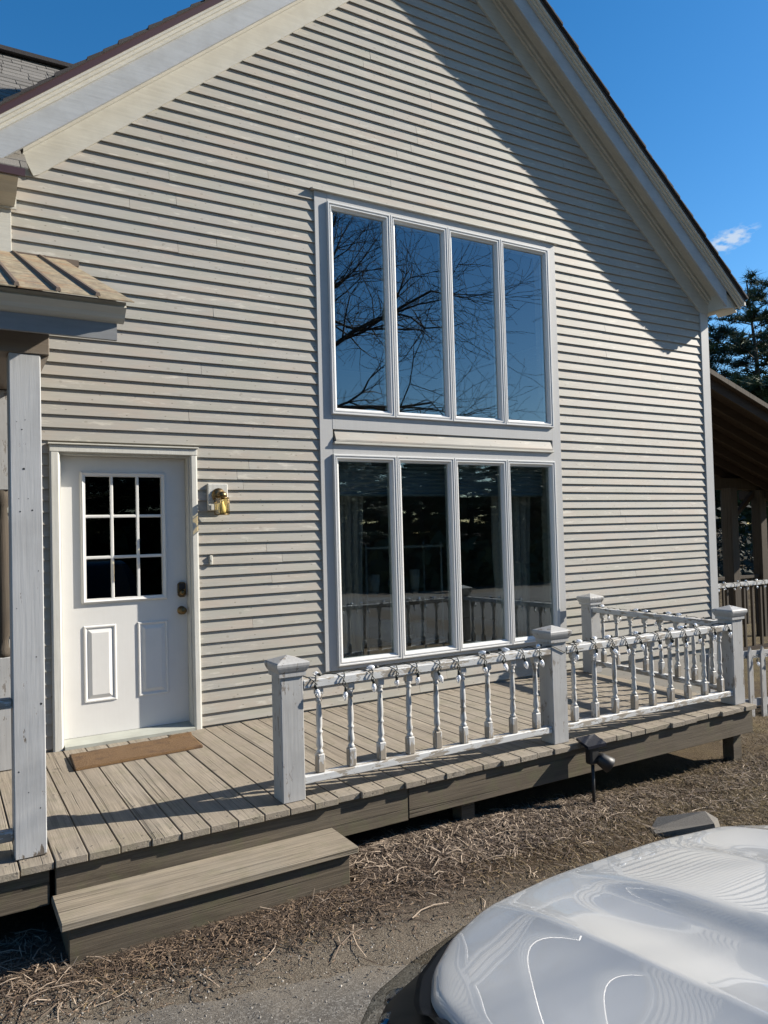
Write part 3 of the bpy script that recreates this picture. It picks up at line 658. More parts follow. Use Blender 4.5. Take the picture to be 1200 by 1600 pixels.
for k in range(6):
    t = 2*math.pi*k/6; cg.tube([(1.135+.057*math.cos(t), -.125+.057*math.sin(t), 1.63), (1.135+.057*math.cos(t), -.125+.057*math.sin(t), 1.762)], .0032, 5)
for z in (1.632, 1.760): cg.tube([(1.135+.057*math.cos(2*math.pi*k/6), -.125+.057*math.sin(2*math.pi*k/6), z) for k in range(7)], .0035, 5)
cg.build('cage', 'brass', lan)
db = thing('doorbell', 'tiny cream doorbell on the clapboards beneath the lantern', 'doorbell', (1.072, -.012, 1.26))
bx('housing', 'cream', db, 1.060, 1.084, -.036, -.010, 1.245, 1.318, .004); bx('button', 'white', db, 1.066, 1.078, -.041, -.0355, 1.272, 1.288, .002)
mt = MB(); n = 60
mv, mf = [], []
for j in range(18):
    for i in range(n+1):
        x = .0+.84*i/n; y = -.24-.36*j/17
        mv.append((x+.02*(j/17)*(-1), y+.05*i/n, .020+random.uniform(-.001, .001)+.004*mnoise.noise((x*6, y*6, 1))+(.012 if j < 2 and i > 48 else 0)))
for j in range(17):
    for i in range(n): mf.append((j*(n+1)+i+1, j*(n+1)+i, (j+1)*(n+1)+i, (j+1)*(n+1)+i+1))
edge = [i for i in range(n+1)]+[j*(n+1)+n for j in range(1, 18)]+[17*(n+1)+i for i in range(n-1, -1, -1)]+[j*(n+1) for j in range(16, 0, -1)]
k0 = len(mv); mv += [(mv[i][0], mv[i][1], .0025) for i in edge]
for a in range(len(edge)): b = (a+1) % len(edge); mf.append((edge[a], edge[b], k0+b, k0+a))
tag(MB().add(mv, mf, True).build('doormat', 'coir', None, (.42, -.42, 0)), 'worn brown coir doormat in front of the white door', 'doormat')

# ------------------------------------------------------------------ deck
DY = -1.982
deck = thing('deck', 'weathered wooden deck along the front of the house', 'deck', (2.3, -1, -.3))
PB = .1449
boards = [MB().box(-.0696, .0696, DY+o_, -.006, -.036, .0, .003).mesh('deck_board', 'deck') for o_ in (0, .006, -.007, .011)]
for k in range(-17, 36):
    b = put('deck_board', random.choice(boards), deck, (-.306+PB*(k+.5), 0, random.uniform(-.0015, .0015)-(.006 if k < 0 else 0)))
    b.rotation_euler.x = random.uniform(-.0006, .0006)
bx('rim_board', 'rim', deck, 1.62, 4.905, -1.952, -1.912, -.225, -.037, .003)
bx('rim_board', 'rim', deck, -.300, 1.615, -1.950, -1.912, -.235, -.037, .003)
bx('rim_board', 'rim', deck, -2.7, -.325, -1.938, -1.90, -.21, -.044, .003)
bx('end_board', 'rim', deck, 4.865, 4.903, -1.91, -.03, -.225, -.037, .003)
for x in (-2.5, .2, 2.05, 4.75): bx('support_post', 'rim', deck, x, x+.1, -1.88, -1.78, -.8, -.226)
for y in (-1.0, -.15): bx('joist', 'rim', deck, -2.6, 4.86, y-.02, y+.02, -.2, -.04)
# nail heads
nl_ = MB()
for k in range(-17, 36):
    for yy in (-1.90, -1.45, -1.0, -.55, -.12):
        for dx in (-.042, .042):
            a_, b_ = -.306+PB*(k+.5)+dx+random.uniform(-.006, .006), yy+random.uniform(-.012, .012)
            nl_.add([(a_+.0045*math.cos(q), b_+.0045*math.sin(q), .0032) for q in (0, 1.05, 2.1, 3.14, 4.2, 5.25)], [(0, 1, 2, 3, 4, 5)])
tag(nl_.build('nail_heads', 'black', deck), kind='stuff')
st = thing('deck_step', 'single weathered plank step below the deck in front of the door', 'step', (.4, -2.1, -.36))
MB().box(-.32, 1.115, -2.262, -1.954, -.201, -.165, .005).build('tread', 'deckx', st, (.4, -2.1, -.2))
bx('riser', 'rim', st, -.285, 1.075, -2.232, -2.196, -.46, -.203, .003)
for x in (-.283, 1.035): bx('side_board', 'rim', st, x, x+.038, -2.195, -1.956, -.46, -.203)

# newel posts
NY, NS, NH = -1.912, .1333, .7126
def newel_meshes():
    b = MB().box(0, NS, 0, NS, .0, NH, .004).mesh('newel_body', 'newel')
    c = MB(); rg = [(-.0, NH-.035), (.012, NH-.03), (.012, NH-.008), (.018, NH), (.026, NH+.018), (.029, NH+.028), (.029, NH+.042), (.022, NH+.049)]
    v, f = [], []
    for e, z in [(-.002, NH-.035)]+rg[1:]: v += [(-e, -e, z), (NS+e, -e, z), (NS+e, NS+e, z), (-e, NS+e, z)]
    m = len(rg)
    for a in range(m-1):
        for k in range(4): f.append((a*4+k, a*4+(k+1) % 4, a*4+4+(k+1) % 4, a*4+4+k))
    v.append((NS/2, NS/2, NH+.080)); t = (m-1)*4
    for k in range(4): f.append((t+k, t+(k+1) % 4, len(v)-1))
    return b, c.add(v, f).mesh('newel_cap', 'newel')
nb, nc = newel_meshes()
NEWELS = [(.846, NY, 'white newel post at the left end of the front railing by the step'), (2.809, NY, 'white newel post in the middle of the front deck railing'),
          (4.746, NY, 'white newel post at the outer right corner of the deck'), (4.86, -.265, 'white newel post against the house wall right of the windows')]
for x, y, lab in NEWELS:
    t = thing('newel_post', lab, 'post', (x+NS/2, y+NS/2, 0), 'newel posts of the deck railing')
    put('post_body', nb, t, (x, y, .001)); put('post_cap', nc, t, (x, y, .001))
# balusters: square blocks and a turned shaft
BZ0, BZ1 = .122, .604
def baluster_mesh():
    m = MB(); h = .023
    m.box(-h, h, -h, h, BZ0, BZ0+.105, .006)
    m.lathe([(.018, BZ0+.105), (.021, BZ0+.114), (.016, BZ0+.124), (.012, BZ0+.13), (.019, BZ0+.145), (.020, BZ0+.156), (.015, BZ0+.20), (.0135, BZ0+.215), (.019, BZ0+.222), (.019, BZ0+.228), (.0135, BZ0+.236), (.017, BZ0+.26), (.018, BZ0+.30), (.0135, BZ0+.375), (.012, BZ0+.39), (.019, BZ0+.398), (.019, BZ0+.406), (.014, BZ0+.412), (.020, BZ0+.425), (.022, BZ0+.436)], n=12)
    m.box(-h*.95, h*.95, -h*.95, h*.95, BZ0+.436, BZ1-.001, .004)
    return m.mesh('baluster', 'bal')
bm_ = baluster_mesh()
def railing(lab, p0, p1, xs, drop=0.0):
    """p0,p1: ends (x,y); xs: parameter of balusters along the run"""
    a, b = Vector(p0), Vector(p1); d = b-a; L = d.length; ang = math.atan2(d.y, d.x)
    t = thing('deck_railing', lab, 'railing', (a.x, a.y, 0), 'railings round the deck')
    mat_ = 'railx'
    tr = MB().box(0, L, -.044, .044, BZ1, .652, .005).mesh('top_rail', mat_); br = MB().box(0, L, -.032, .032, .078, BZ0, .005).mesh('bottom_rail', mat_)
    put('top_rail', tr, t, (a.x, a.y, drop), ang); put('bottom_rail', br, t, (a.x, a.y, drop), ang)
    for k, s in enumerate(xs):
        q = a+d*(s/L); o_ = put('baluster', bm_, t, (q.x, q.y, drop), ang+random.choice((0, math.pi/2, math.pi))+random.uniform(-.05, .05))
        o_.rotation_euler.x = random.uniform(-.008, .008)
    return t
RY = NY+.032+.012
railing('white turned-baluster front railing between the step and the middle newel', (.981, RY), (2.807, RY), [1.09-.981+.2005*k for k in range(9)])
railing('white turned-baluster front railing between the middle and corner newels', (2.944, RY), (4.744, RY), [3.045-2.944+.1985*k for k in range(9)], -.004)
SA, SB = Vector((4.815, -1.777)), Vector((4.925, -.267))
railing('white turned-baluster side railing running from corner newel to the house', SA, SB, [.12+.185*k for k in range(8)], .004)

# string lights wound round the top rails
def bulb_meshes():
    b = MB().lathe([(.007, 0), (.013, -.010), (.0155, -.022), (.012, -.036), (.005, -.048), (.001, -.052)], n=10).mesh('bulb', 'bulb')
    s = MB().lathe([(.004, .026), (.0085, .022), (.0085, .0)], n=8).mesh('socket', 'wire')
    return b, s
bbm, bsm = bulb_meshes()
def lights(lab, p0, p1, n, zt, zb, half, sgn=-1, sway=1.0):
    a, b = Vector(p0), Vector(p1); d = (b-a); L = d.length; d.normalize(); nrm = Vector((-d.y, d.x))
    if nrm.y*sgn < 0: nrm = -nrm
    t = thing('string_lights', lab, 'string lights', (a.x, a.y, zt))
    pts = []
    def P(s, o_, z): q = a+d*s+nrm*o_; return Vector((q.x, q.y, z))
    for k in range(n):
        s = L*(k+.35)/n+random.uniform(-.03, .03); j = random.uniform(-.012, .012)
        pts += [P(s-.07, -half*.6, zt+.006), P(s-.04+j, -half*.1, zt+.012+random.uniform(0, .006)), P(s-.01, half*.7, zt+.010), P(s+.012, half+.012, zt-.006), P(s+.03, half+.016, zt-.035+j), P(s+.022, half+.013, zt-.055+j)]
        drop = zt-.062+j-random.uniform(0, .02)
        bp = P(s+.024+random.uniform(-.01, .01), half+.016, drop)
        tilt = (random.uniform(-.5, .5), random.uniform(-.5, .5), 0)
        so_ = put('socket', bsm, t, bp); so_.rotation_euler = tilt
        bo = put('bulb', bbm, t, bp); bo.rotation_euler = tilt
        pts += [P(s+.012, half+.012, zt-.045), P(s+.03, half+.006, zt-.004), P(s+.05, 0, zt+.010)]
        if random.random() < .45:
            bp2 = P(s+.06, random.uniform(-.02, .02), zt+.018); tl = (math.pi/2*random.choice((-1, 1)), 0, random.uniform(0, 6))
            o1 = put('bulb', bbm, t, bp2); o1.rotation_euler = tl; o2 = put('socket', bsm, t, bp2); o2.rotation_euler = tl
    # smooth the wire
    q = []
    for i in range(len(pts)-1): q += [pts[i], (pts[i]+pts[i+1])/2+Vector((0, 0, random.uniform(-.003, .003)))]
    MB().tube(q+[pts[-1]], .0032, 5).build('cable', 'wire', t)
    return t
lights('string lights wound round the railing between the step and the middle newel', (.99, RY), (2.80, RY), 11, .652, .604, .044)
lights('string lights wound round the railing between the middle and corner newels', (2.95, RY), (4.74, RY), 11, .648, .60, .044)
lights('string lights wound round the side railing leading back to the house', SA, SB, 9, .656, .604, .044)
wr_ = MB()
wr_.tube([(2.78, RY-.02, .662), (2.806, RY-.05, .665), (2.83, NY-.006, .655), (2.87, NY-.006, .635), (2.92, NY-.006, .612), (2.944, NY-.004, .618), (2.96, RY-.04, .648)], .0032, 5)
tag(wr_.build('light_cable', 'wire', None, (2.87, NY, .63)), 'dark cable crossing the face of the middle newel post', 'cable')

# ------------------------------------------------------------------ entrance porch at the left
porch = thing('porch_roof', 'rusty ribbed metal porch roof at the left with grey fascia', 'porch roof', (-1.5, -1, 2.4))
E_Y, E_Z, W_Z = -2.17, 2.574, 3.475; PX1 = .055; slope = (W_Z-E_Z)/(-.0-E_Y)
def rz(y): return E_Z+(y-E_Y)*slope
xr_ = PX1; pw = .168; k = 0
while xr_ > -3.4:
    x0 = xr_-pw
    w1 = random.uniform(-.006, .008)
    v = [(x0+.004, E_Y+w1, E_Z-.003), (xr_-.004, E_Y+w1+random.uniform(-.006, .006), E_Z-.003), (xr_-.004, -.02, rz(-.02)), (x0+.004, -.02, rz(-.02))]
    v += [(a, b, c-.006) for a, b, c in v]
    MB().add(v, [(0, 1, 2, 3), (7, 6, 5, 4), (0, 4, 5, 1), (1, 5, 6, 2), (3, 7, 4, 0)]).build('roof_panel', 'rust', porch, (x0, E_Y, E_Z))
    if k > 0:
        a = xr_; pr = [(a-.012, 0), (a-.007, .017), (a+.007, .017), (a+.012, 0)]
        vv = [(p, E_Y-.004, E_Z+q-.002) for p, q in pr]+[(p, -.03, rz(-.03)+q-.002) for p, q in pr]
        MB().add(vv, [(0, 1, 2, 3)[::-1], (4, 5, 6, 7), (0, 1, 5, 4), (1, 2, 6, 5), (2, 3, 7, 6)]).build('roof_rib', 'ribm', porch, (a, E_Y, E_Z))
    xr_ = x0; k += 1
bx('wall_flashing', 'ribm', porch, -3.4, .142, -.030, -.014, 3.43, 3.475)
MB().prism([(-2.118, 2.560), (-2.128, 2.547), (-2.098, 2.522), (-2.085, 2.505), (-2.066, 2.492), (-2.052, 2.487), (-2.052, 2.585), (-2.118, 2.575)], -3.4, .022, 0).build('crown_moulding', 'cream', porch)
bx('porch_fascia', 'pfascia_shaded', porch, -3.4, -.008, -2.051, -2.03, 2.408, 2.60)
bx('porch_ceiling', 'soffit', porch, -3.4, -.292, -2.029, -.03, 2.455, 2.475)
MB().prism([(-1.74, 2.476), (-.02, 2.476), (-.02, W_Z-.03), (-1.74, rz(-1.74)-.02)], -.318, -.296, 0).build('porch_gable_cheek', 'soffit', porch)
bx('porch_beam', 'soffit', porch, -3.4, -.287, -1.885, -1.745, 2.345, 2.454, .003)
for nm_, x, lab in (('porch_post', -.462, 'blue-white painted square porch post left of the door'), ):
    t = thing('porch_post', lab, 'post', (x+.066, -1.82, 0))
    bx('post_shaft', 'post', t, x, x+.136, -1.880, -1.75, .0, 2.344, .004)
    nh = MB()
    for hx, hz, hr in ((.030, 2.02, .004), (.066, 2.03, .004), (.052, 1.985, .006), (.058, 1.80, .010), (.035, 1.66, .004), (.075, 1.66, .004), (.040, 1.60, .008), (.092, 1.605, .008), (.02, 1.15, .004), (.115, 1.32, .005), (.1, .92, .006), (.118, .70, .009), (.02, .40, .007), (.06, .30, .005), (.11, .22, .006)):
        hr *= .55; nh.add([(x+hx+hr*math.cos(q)*random.uniform(.6, 1.3), -1.8806, hz+hr*math.sin(q)*random.uniform(.6, 1.3)) for q in [6.283*k/8 for k in range(8)]], [tuple(range(8))])
    tag(nh.build('nail_holes', 'black', t), kind='stuff')
    MB().prism([(-.325, 2.26), (-.325, 2.343), (-.287, 2.343)][::-1], -1.86, -1.77).build('bracket', 'soffit', t)
tp = thing('turned_post', 'peeling turned wooden post against the wall left of the door', 'post', (-.385, -.27, 0))
MB().box(-.44, -.345, -.31, -.215, .0, .72, .004).build('base_block', 'newel', tp)
MB().lathe([(.046, .72), (.05, .75), (.036, .78), (.03, .82), (.046, .88), (.048, 1.2), (.040, 1.6), (.034, 1.68), (.05, 1.72), (.045, 1.76), (.046, 1.80)], (-.3925, -.2625, 0), 16).build('turned_shaft', 'timberz', tp)
MB().box(-.44, -.345, -.31, -.215, 1.80, 2.45, .004).build('top_block', 'newel', tp)
prl = thing('porch_railing', 'peeling white railing left of the porch post', 'railing', (-1.2, -1.82, 0))
bx('top_rail', 'railx', prl, -2.6, -.464, -1.86, -1.78, .69, .73, .004); bx('bottom_rail', 'railx', prl, -2.6, -.464, -1.85, -1.79, .08, .125, .004)
for k in range(10): put('baluster', bm_, prl, (-.66-.2*k, -1.82, .0), 0, (1, 1, 1.17))

# ------------------------------------------------------------------ small things in the yard
sl_ = thing('solar_spotlight', 'black solar spotlight on a stake in front of the deck', 'spotlight', (2.93, -2.16, -.44))
MB().tube([(2.93, -2.16, -.47), (2.93, -2.16, -.13)], [.010, .012], 8).build('stake', 'black', sl_)
v = [(-.085, -.05, .035), (.085, -.05, .035), (.085, .06, .072), (-.085, .06, .072)]; v = [(2.93+a, -2.16+b, -.03+c) for a, b, c in v]
MB().add(v+[(a, b, c-.018) for a, b, c in v], [(0, 1, 2, 3), (7, 6, 5, 4), (0, 4, 5, 1), (1, 5, 6, 2), (2, 6, 7, 3), (3, 7, 4, 0)]).build('solar_panel', 'solar', sl_)
MB().prism([(-.04, -.13), (.035, -.13), (.055, -.02), (-.06, -.03)], -2.19, -2.12).build('bracket', 'black', sl_, (2.93, -2.16, 0)) if False else MB().box(2.885, 2.965, -2.195, -2.13, -.13, -.005, .012).build('bracket', 'black', sl_)
lh = MB().lathe([(.030, .0), (.043, .025), (.048, .06), (.055, .10), (.050, .104)], (0, 0, 0), 14, 'x')
lh = lh.build('lamp_head', 'black', sl_, (0, 0, 0)); lh.location = Vector((2.955, -2.18, -.085))-wloc(sl_); lh.rotation_euler = (0, R(35), R(-35))
WL[lh.name] = Vector((2.955, -2.18, -.085))
sl_.location += Vector((.10, .125, 0))
# broken concrete block lying in the grass
pts = [(-.28, -.10), (.24, -.12), (.30, .02), (.22, .13), (-.22, .12), (-.31, .02)]
v = [(a, b, -.05) for a, b in pts]+[(a*.93+.01, b*.9, .085+.02*math.sin(i*2.1)) for i, (a, b) in enumerate(pts)]
f = [(5, 4, 3, 2, 1, 0), (6, 7, 8, 9, 10, 11)]+[(i, (i+1) % 6, (i+1) % 6+6, i+6) for i in range(6)]
sb = put('concrete_block', MB().add(v, f).mesh('concrete_block', 'stone'), None, (3.16, -2.66, gz(3.1, -2.6)-.010)); sb.rotation_euler = (R(8), R(-12), R(-42)); sb.scale = (.70, .8, .85)
tag(sb, 'broken grey concrete block lying in the grass beyond the car bonnet', 'block')

# picket fence beyond the corner newel
pf = thing('picket_fence', 'white picket fence running off to the right beyond the deck corner', 'fence', (7.5, -.8, -.5))
pk = MB().prism([(-.035, -.60), (.035, -.60), (.035, .15), (.0, .225), (-.035, .15)], -.011, .011).mesh('picket', 'newel')
for k in range(18): put('picket', pk, pf, (5.96+.213*k, -.80, -.03-.012*k))
for z in (.075, -.43): MB().add([(5.85, -.788, z), (9.7, -.788, z-.2), (9.7, -.755, z-.2), (5.85, -.755, z), (5.85, -.788, z+.075), (9.7, -.788, z-.125), (9.7, -.755, z-.125), (5.85, -.755, z+.075)], [(0, 1, 5, 4), (4, 5, 6, 7), (3, 2, 1, 0), (2, 3, 7, 6), (1, 2, 6, 5), (0, 4, 7, 3)]).build('fence_rail', 'newel', pf)
lights('string lights draped along the white picket fence rail', (6.3, -.80), (7.6, -.80), 5, .05, .0, .02)

# ------------------------------------------------------------------ pavilion at the right
pv = thing('pavilion', 'open brown timber pavilion with a sloping roof behind the house', 'pavilion', (12, 3.5, -1))
def pz_(x): return 3.87-.32*(x-10.0)
for k in range(7):
    y = 2.05+k*.42
    MB().prism([(7.3, pz_(7.3)-.19), (15.6, pz_(15.6)-.19), (15.6, pz_(15.6)-.03), (7.3, pz_(7.3)-.03)], y, y+.045).build('rafter', 'timber', pv)
for k in range(20):
    x = 7.3+k*.42; MB().prism([(x, pz_(x)-.028), (x+.415, pz_(x+.415)-.028), (x+.415, pz_(x+.415)), (x, pz_(x))], 1.98, 5.0).build('roof_board', 'timber', pv)
MB().prism([(7.3, pz_(7.3)-.02), (15.8, pz_(15.8)-.02), (15.8, pz_(15.8)+.06), (7.3, pz_(7.3)+.06)], 1.95, 1.978).build('rake_trim', 'timberz', pv)
bx('cross_beam', 'timberz', pv, 9.0, 14.95, 4.42, 4.58, 2.19, 2.44, .01)
bx('eave_beam', 'timber', pv, 14.9, 15.08, 2.1, 4.95, 2.0, 2.19)
for x, y in ((14.85, 4.35), (14.35, 4.75), (13.2, 3.9)): bx('timber_post', 'timberz', pv, x-.11, x+.11, y-.02, y+.20, -1.3, 2.19, .01)
MB().prism([(13.0, 1.35), (14.74, 2.10), (14.74, 2.19), (13.0, 1.45)][::1], 4.46, 4.54).build('knee_brace', 'timber', pv) if False else MB().prism([(13.9, 1.55), (13.98, 1.50), (14.74, 2.05), (14.74, 2.17)], 4.46, 4.54).build('knee_brace', 'timber', pv)
MB().prism([(12.6, 1.75), (12.7, 1.62), (13.1, 1.30), (13.15, 1.38)], 4.30, 4.36).build('knee_brace', 'white', pv)
prg = thing('pavilion_railing', 'weathered grey rail with string lights in front of the timber pavilion', 'railing', (11, 2, -1))
bx('top_rail', 'railx', prg, 8.6, 13.5, 1.96, 2.05, .44, .50); bx('bottom_rail', 'timber', prg, 8.6, 13.5, 1.98, 2.03, -.62, -.56)
pbm = MB().box(-.02, .02, -.02, .02, -.57, .44).mesh('slat', 'timberz')
for k in range(22): put('slat', pbm, prg, (8.65+.22*k, 2.0, 0))
bx('back_rail', 'timberz', prg, 11.5, 14.8, 4.40, 4.50, .28, .34)
for k in range(20): put('slat', pbm, prg, (11.6+.16*k, 4.45, -.14))
lights('string lights hanging on the pavilion rail beyond the corner board', (9.4, 2.0), (12.2, 2.0), 14, .50, .4, .05)

# ------------------------------------------------------------------ car (front to the house, right beside the camera)
CX = 1.06
car = thing('car', 'silver-white car bonnet and headlight at the lower right corner', 'car', (CX, -6.5, -.36))
def curve(tab):
    xs = np.array([a for a, b in tab]); ys = np.array([b for a, b in tab]); q = np.linspace(xs[0], xs[-1], 400); w = np.interp(q, xs, ys)
    k = np.hanning(31); k /= k.sum(); w2 = np.convolve(np.pad(w, 15, 'reflect', reflect_type='odd'), k, 'valid')
    return lambda t: float(np.interp(t, q, w2))
_ny = curve([(0, -4.02), (.25, -4.022), (.43, -4.040), (.55, -4.065), (.67, -4.115), (.78, -4.20), (.86, -4.31), (.90, -4.50)])
def nose_y(t): return _ny(abs(t))
def hood_z(t, y):
    a = abs(t); d = max(0.0, -4.02-y); e = max(0.0, nose_y(min(a, .90))-y)
    z = .428+.165*d-.045*d*d
    z -= .010*smooth01(.15, .5, a)+.13*max(0, a-.49)                    # flat facet falling away to the wings
    z += .010*math.exp(-abs(a-.49)/.05)*smooth01(.02, .25, e)          # crease
    z -= .013*math.exp(-((a-.34)/.10)**2)*smooth01(.0, .45, e)            # valley
    z += .020*(1-smooth01(.16, .25, a))*smooth01(.03, .5, e)             # power bulge
    z -= .026*math.exp(-e/.014)+.014*math.exp(-e/.10)                     # roll over the nose
    return z
def grid(fn, nu, nv, flip=False):
    v = [fn(i/nu, j/nv) for j in range(nv+1) for i in range(nu+1)]
    f = [(j*(nu+1)+i, j*(nu+1)+i+1, (j+1)*(nu+1)+i+1, (j+1)*(nu+1)+i) for j in range(nv) for i in range(nu)]
    return v, [tuple(reversed(q)) for q in f] if flip else f
def hood_pt(u, v):
    t = math.sin((u*2-1)*math.pi/2*.94)/math.sin(math.pi/2*.94)*.90; d = (v**2.0); y0 = nose_y(t); y = y0*(1-d)+(-5.35)*d
    return (CX+t, y, hood_z(t, y))
hv, hf = grid(hood_pt, 150, 80, True)
MB().add(hv, hf, True).build('bonnet', 'car', car)
# headlights: from the bonnet's shut line forward and down round a squarer corner
_ly = curve([(.45, -3.965), (.60, -3.975), (.75, -3.99), (.87, -4.03), (.95, -4.11), (.99, -4.26), (1.01, -4.45), (1.015, -4.62)])
def lens_(u, v, sg, off=0, dz=0):
    w = u; ta = .45+.45*min(1, w*1.02); ya = nose_y(min(.90, ta)); tb = .45+.565*w; yb = _ly(tb)
    if w > .9: ya = ya-(w-.9)*1.1
    za = hood_z(min(ta, .90), ya)-.010; zb = za-.135-.02*w
    k = math.sin(v*math.pi/2); kz = v**1.5
    return (CX+sg*((ta+(tb-ta)*k)-off*.7), ya+(yb-ya)*k-off, za+(zb-za)*kz-off*.4-dz)
for sg in (-1, 1):
    lv, lf = grid(lambda u, v: lens_(u, .10+.90*v, sg), 40, 14, sg > 0); MB().add(lv, lf, True).build('headlight', 'lens', car)
    lv, lf = grid(lambda u, v: lens_(u, v, sg, .03), 40, 12, sg > 0); MB().add(lv, lf, True).build('headlight_housing', 'housing', car)
    lv, lf = grid(lambda u, v: lens_(u, .14*v, sg, -.001, .002), 40, 3, sg > 0); MB().add(lv, lf, True).build('shut_gap', 'black', car)
    for uu, vv, rr in ((.45, .70, .045), (.70, .70, .042), (.86, .62, .03)):
        p = lens_(uu, vv, sg, .045); MB().lathe([(rr, .0), (rr*.9, .012), (rr*.5, .022), (.004, .02)], (p[0], p[1], p[2]), 14, 'z').build('reflector', 'chrome', car)
    p = lens_(.93, .55, sg, .02); MB().box(p[0]-.02, p[0]+.015, p[1]-.05, p[1]+.04, p[2]-.03, p[2]-.008, .006).build('side_reflector', 'red', car)
    def low(u, v, sg=sg):
        p_ = lens_(u, 1.0, sg, .022); return (p_[0], p_[1], (p_[2]-.004)*(1-v)+(-.14)*v)
    cv, cf = grid(low, 30, 8, sg > 0); MB().add(cv, cf, True).build('bumper_corner', 'car', car)
    def fend(u, v, sg=sg):
        y = -4.60-v*1.1; zz = hood_z(.90, y)-.006
        return (CX+sg*(.907+.083*math.sin(u*math.pi/2)), y, zz-.012*u-.62*max(0, u-.30)**1.5)
    fv, ff = grid(fend, 18, 14, sg < 0); MB().add(fv, ff, True).build('front_wing', 'car', car)
def front(u, v):
    t = (u*2-1)*.455; y0 = nose_y(t); z0 = hood_z(t, y0)-.012
    return (CX+t, y0-.004+.05*math.sin(v*math.pi/2), z0*(1-v)+(-.14)*v)
fv, ff = grid(front, 30, 10, False); MB().add(fv, ff, True).build('grille', 'black', car)
# cabin, windscreen, flanks and wheels behind the frame edge
def cab(u, v):
    w = .80-.14*v; t = (u*2-1)*w; return (CX+t, -5.36-.95*v+.05*(1-abs(u*2-1)**2), .58+.56*math.sin(v*math.pi/2*.95))
cv, cf = grid(cab, 14, 8, True); MB().add(cv, cf, True).build('windscreen', 'carglass', car)
MB().prism([(-6.28, 1.13), (-7.6, 1.14), (-8.7, .92), (-8.95, .62), (-5.5, .60)], CX-.66, CX+.66, 0).build('cabin', 'car', car)
for sg in (-1, 1): MB().prism([(-5.55, .61), (-6.35, 1.07), (-7.6, 1.08), (-8.6, .64)], CX+sg*.70-.03, CX+sg*.70+.03, 0).build('side_window', 'carglass', car)
MB().box(CX-.94, CX+.94, -9.1, -5.68, -.10, .62, .09).build('body_shell', 'car', car)
for yy in (-5.05, -8.0):
    for sg in (-1, 1):
        xx = CX+sg*.80
        w = MB().lathe([(.20, -.10), (.31, -.10), (.335, -.07), (.335, .07), (.31, .10), (.20, .10)], (xx, yy, -.02), 28, 'x').build('wheel', 'rubber', car, (xx, yy, -.02))
        MB().lathe([(.03, -.09), (.20, -.085), (.205, .085), (.03, .09)], (xx, yy, -.02), 20, 'x').build('rim', 'alloy', w, (xx, yy, -.02))

# ------------------------------------------------------------------ litter, grass, gravel (uncountable)
def blades(name, label, cat, m, n, sampler, length, width, lift, seg=2):
    V = np.zeros((n*(seg+1)*2, 3), np.float32); S = np.zeros(n*(seg+1)*2, np.float32); k = 0; F = []
    for _ in range(n):
        s = sampler()
        if s is None: continue
        x, y = s; z = gz(x, y)+gnoise(x, y)
        a = random.uniform(0, 2*math.pi); L = length*random.uniform(.45, 1.4); w = width*random.uniform(.6, 1.3); cu = random.uniform(-1.3, 1.3)
        sh_ = random.random()**2.0; b0 = k; zz = z+random.uniform(0, .012); el = lift*random.uniform(-.1, 1)
        px_, py_ = x, y
        for j in range(seg+1):
            aa = a+cu*j/seg; nx_, ny_ = -math.sin(aa)*w/2, math.cos(aa)*w/2
            hz = zz+L*el*math.sin(j/seg*math.pi*(.5 if lift > .6 else .8))
            V[k] = (px_+nx_, py_+ny_, hz); V[k+1] = (px_-nx_, py_-ny_, hz+w*.3); S[k] = S[k+1] = sh_
            px_ += math.cos(aa)*L/seg; py_ += math.sin(aa)*L/seg; k += 2
        for j in range(seg): F.append((b0+2*j, b0+2*j+1, b0+2*j+3, b0+2*j+2))
    me = bpy.data.meshes.new(name); me.from_pydata(V[:k].tolist(), [], F); me.materials.append(M[m])
    at = me.attributes.new('shade', 'FLOAT', 'POINT'); at.data.foreach_set('value', S[:k])
    return tag(put(name, me, None, (0, 0, 0)), label, cat, kind='stuff')
def on_step(x, y): return (-.33 < x < 1.12 and y > -2.27) or y > -1.75
def s_straw():
    r = random.random()
    if r < .78: x = random.gauss(2.05, .55); y = -1.90-abs(random.gauss(0, .20))
    elif r < .93: x = random.uniform(-1.4, -.25); y = -1.9-abs(random.gauss(0, .25))
    else: x = random.uniform(1., 4.8); y = -1.95-abs(random.gauss(0, .3))
    if on_step(x, y): return None
    if random.random() > .35+1.3*max(0, .5+mnoise.noise((x*2.2, y*2.2, 5))): return None
    return x, y
blades('straw_litter', 'pale dry straw strewn along the foot of the deck', 'straw', 'straw', 13000, s_straw, .10, .0040, .22)
def s_grass():
    x = random.uniform(-.3, 7.5) if random.random() < .85 else random.uniform(7, 12)
    y = random.uniform(-4.0, -1.75) if x < 5.1 else random.uniform(-4.2, 1.2)
    if on_step(x, y) and x < 5.1: return None
    if y < drive_edge(x)+.18+.2*mnoise.noise((x*2, y*2, 0)): return None
    dns = smooth01(1.0, 3.2, x)*.85+.13+.5*mnoise.noise((x*1.7, y*1.7, 2))
    return (x, y) if random.random() < dns else None
blades('dead_grass', 'short dead winter grass in front of the deck', 'grass', 'grass', 80000, s_grass, .034, .0026, .8)
def s_leaf():
    x = random.uniform(-1.5, 7.5); y = -1.85-abs(random.gauss(0, .45))
    if on_step(x, y) or y < drive_edge(x)-.15: return None
    return x, y
blades('dry_leaf_litter', 'brown dry leaf crumbs scattered over the soil', 'leaves', 'leafd', 14000, s_leaf, .022, .0048, .3)
def s_mulch():
    x = random.gauss(.55, .6); y = -2.20-abs(random.gauss(0, .19))
    if on_step(x, y) or y < drive_edge(x)-.1: return None
    return x, y
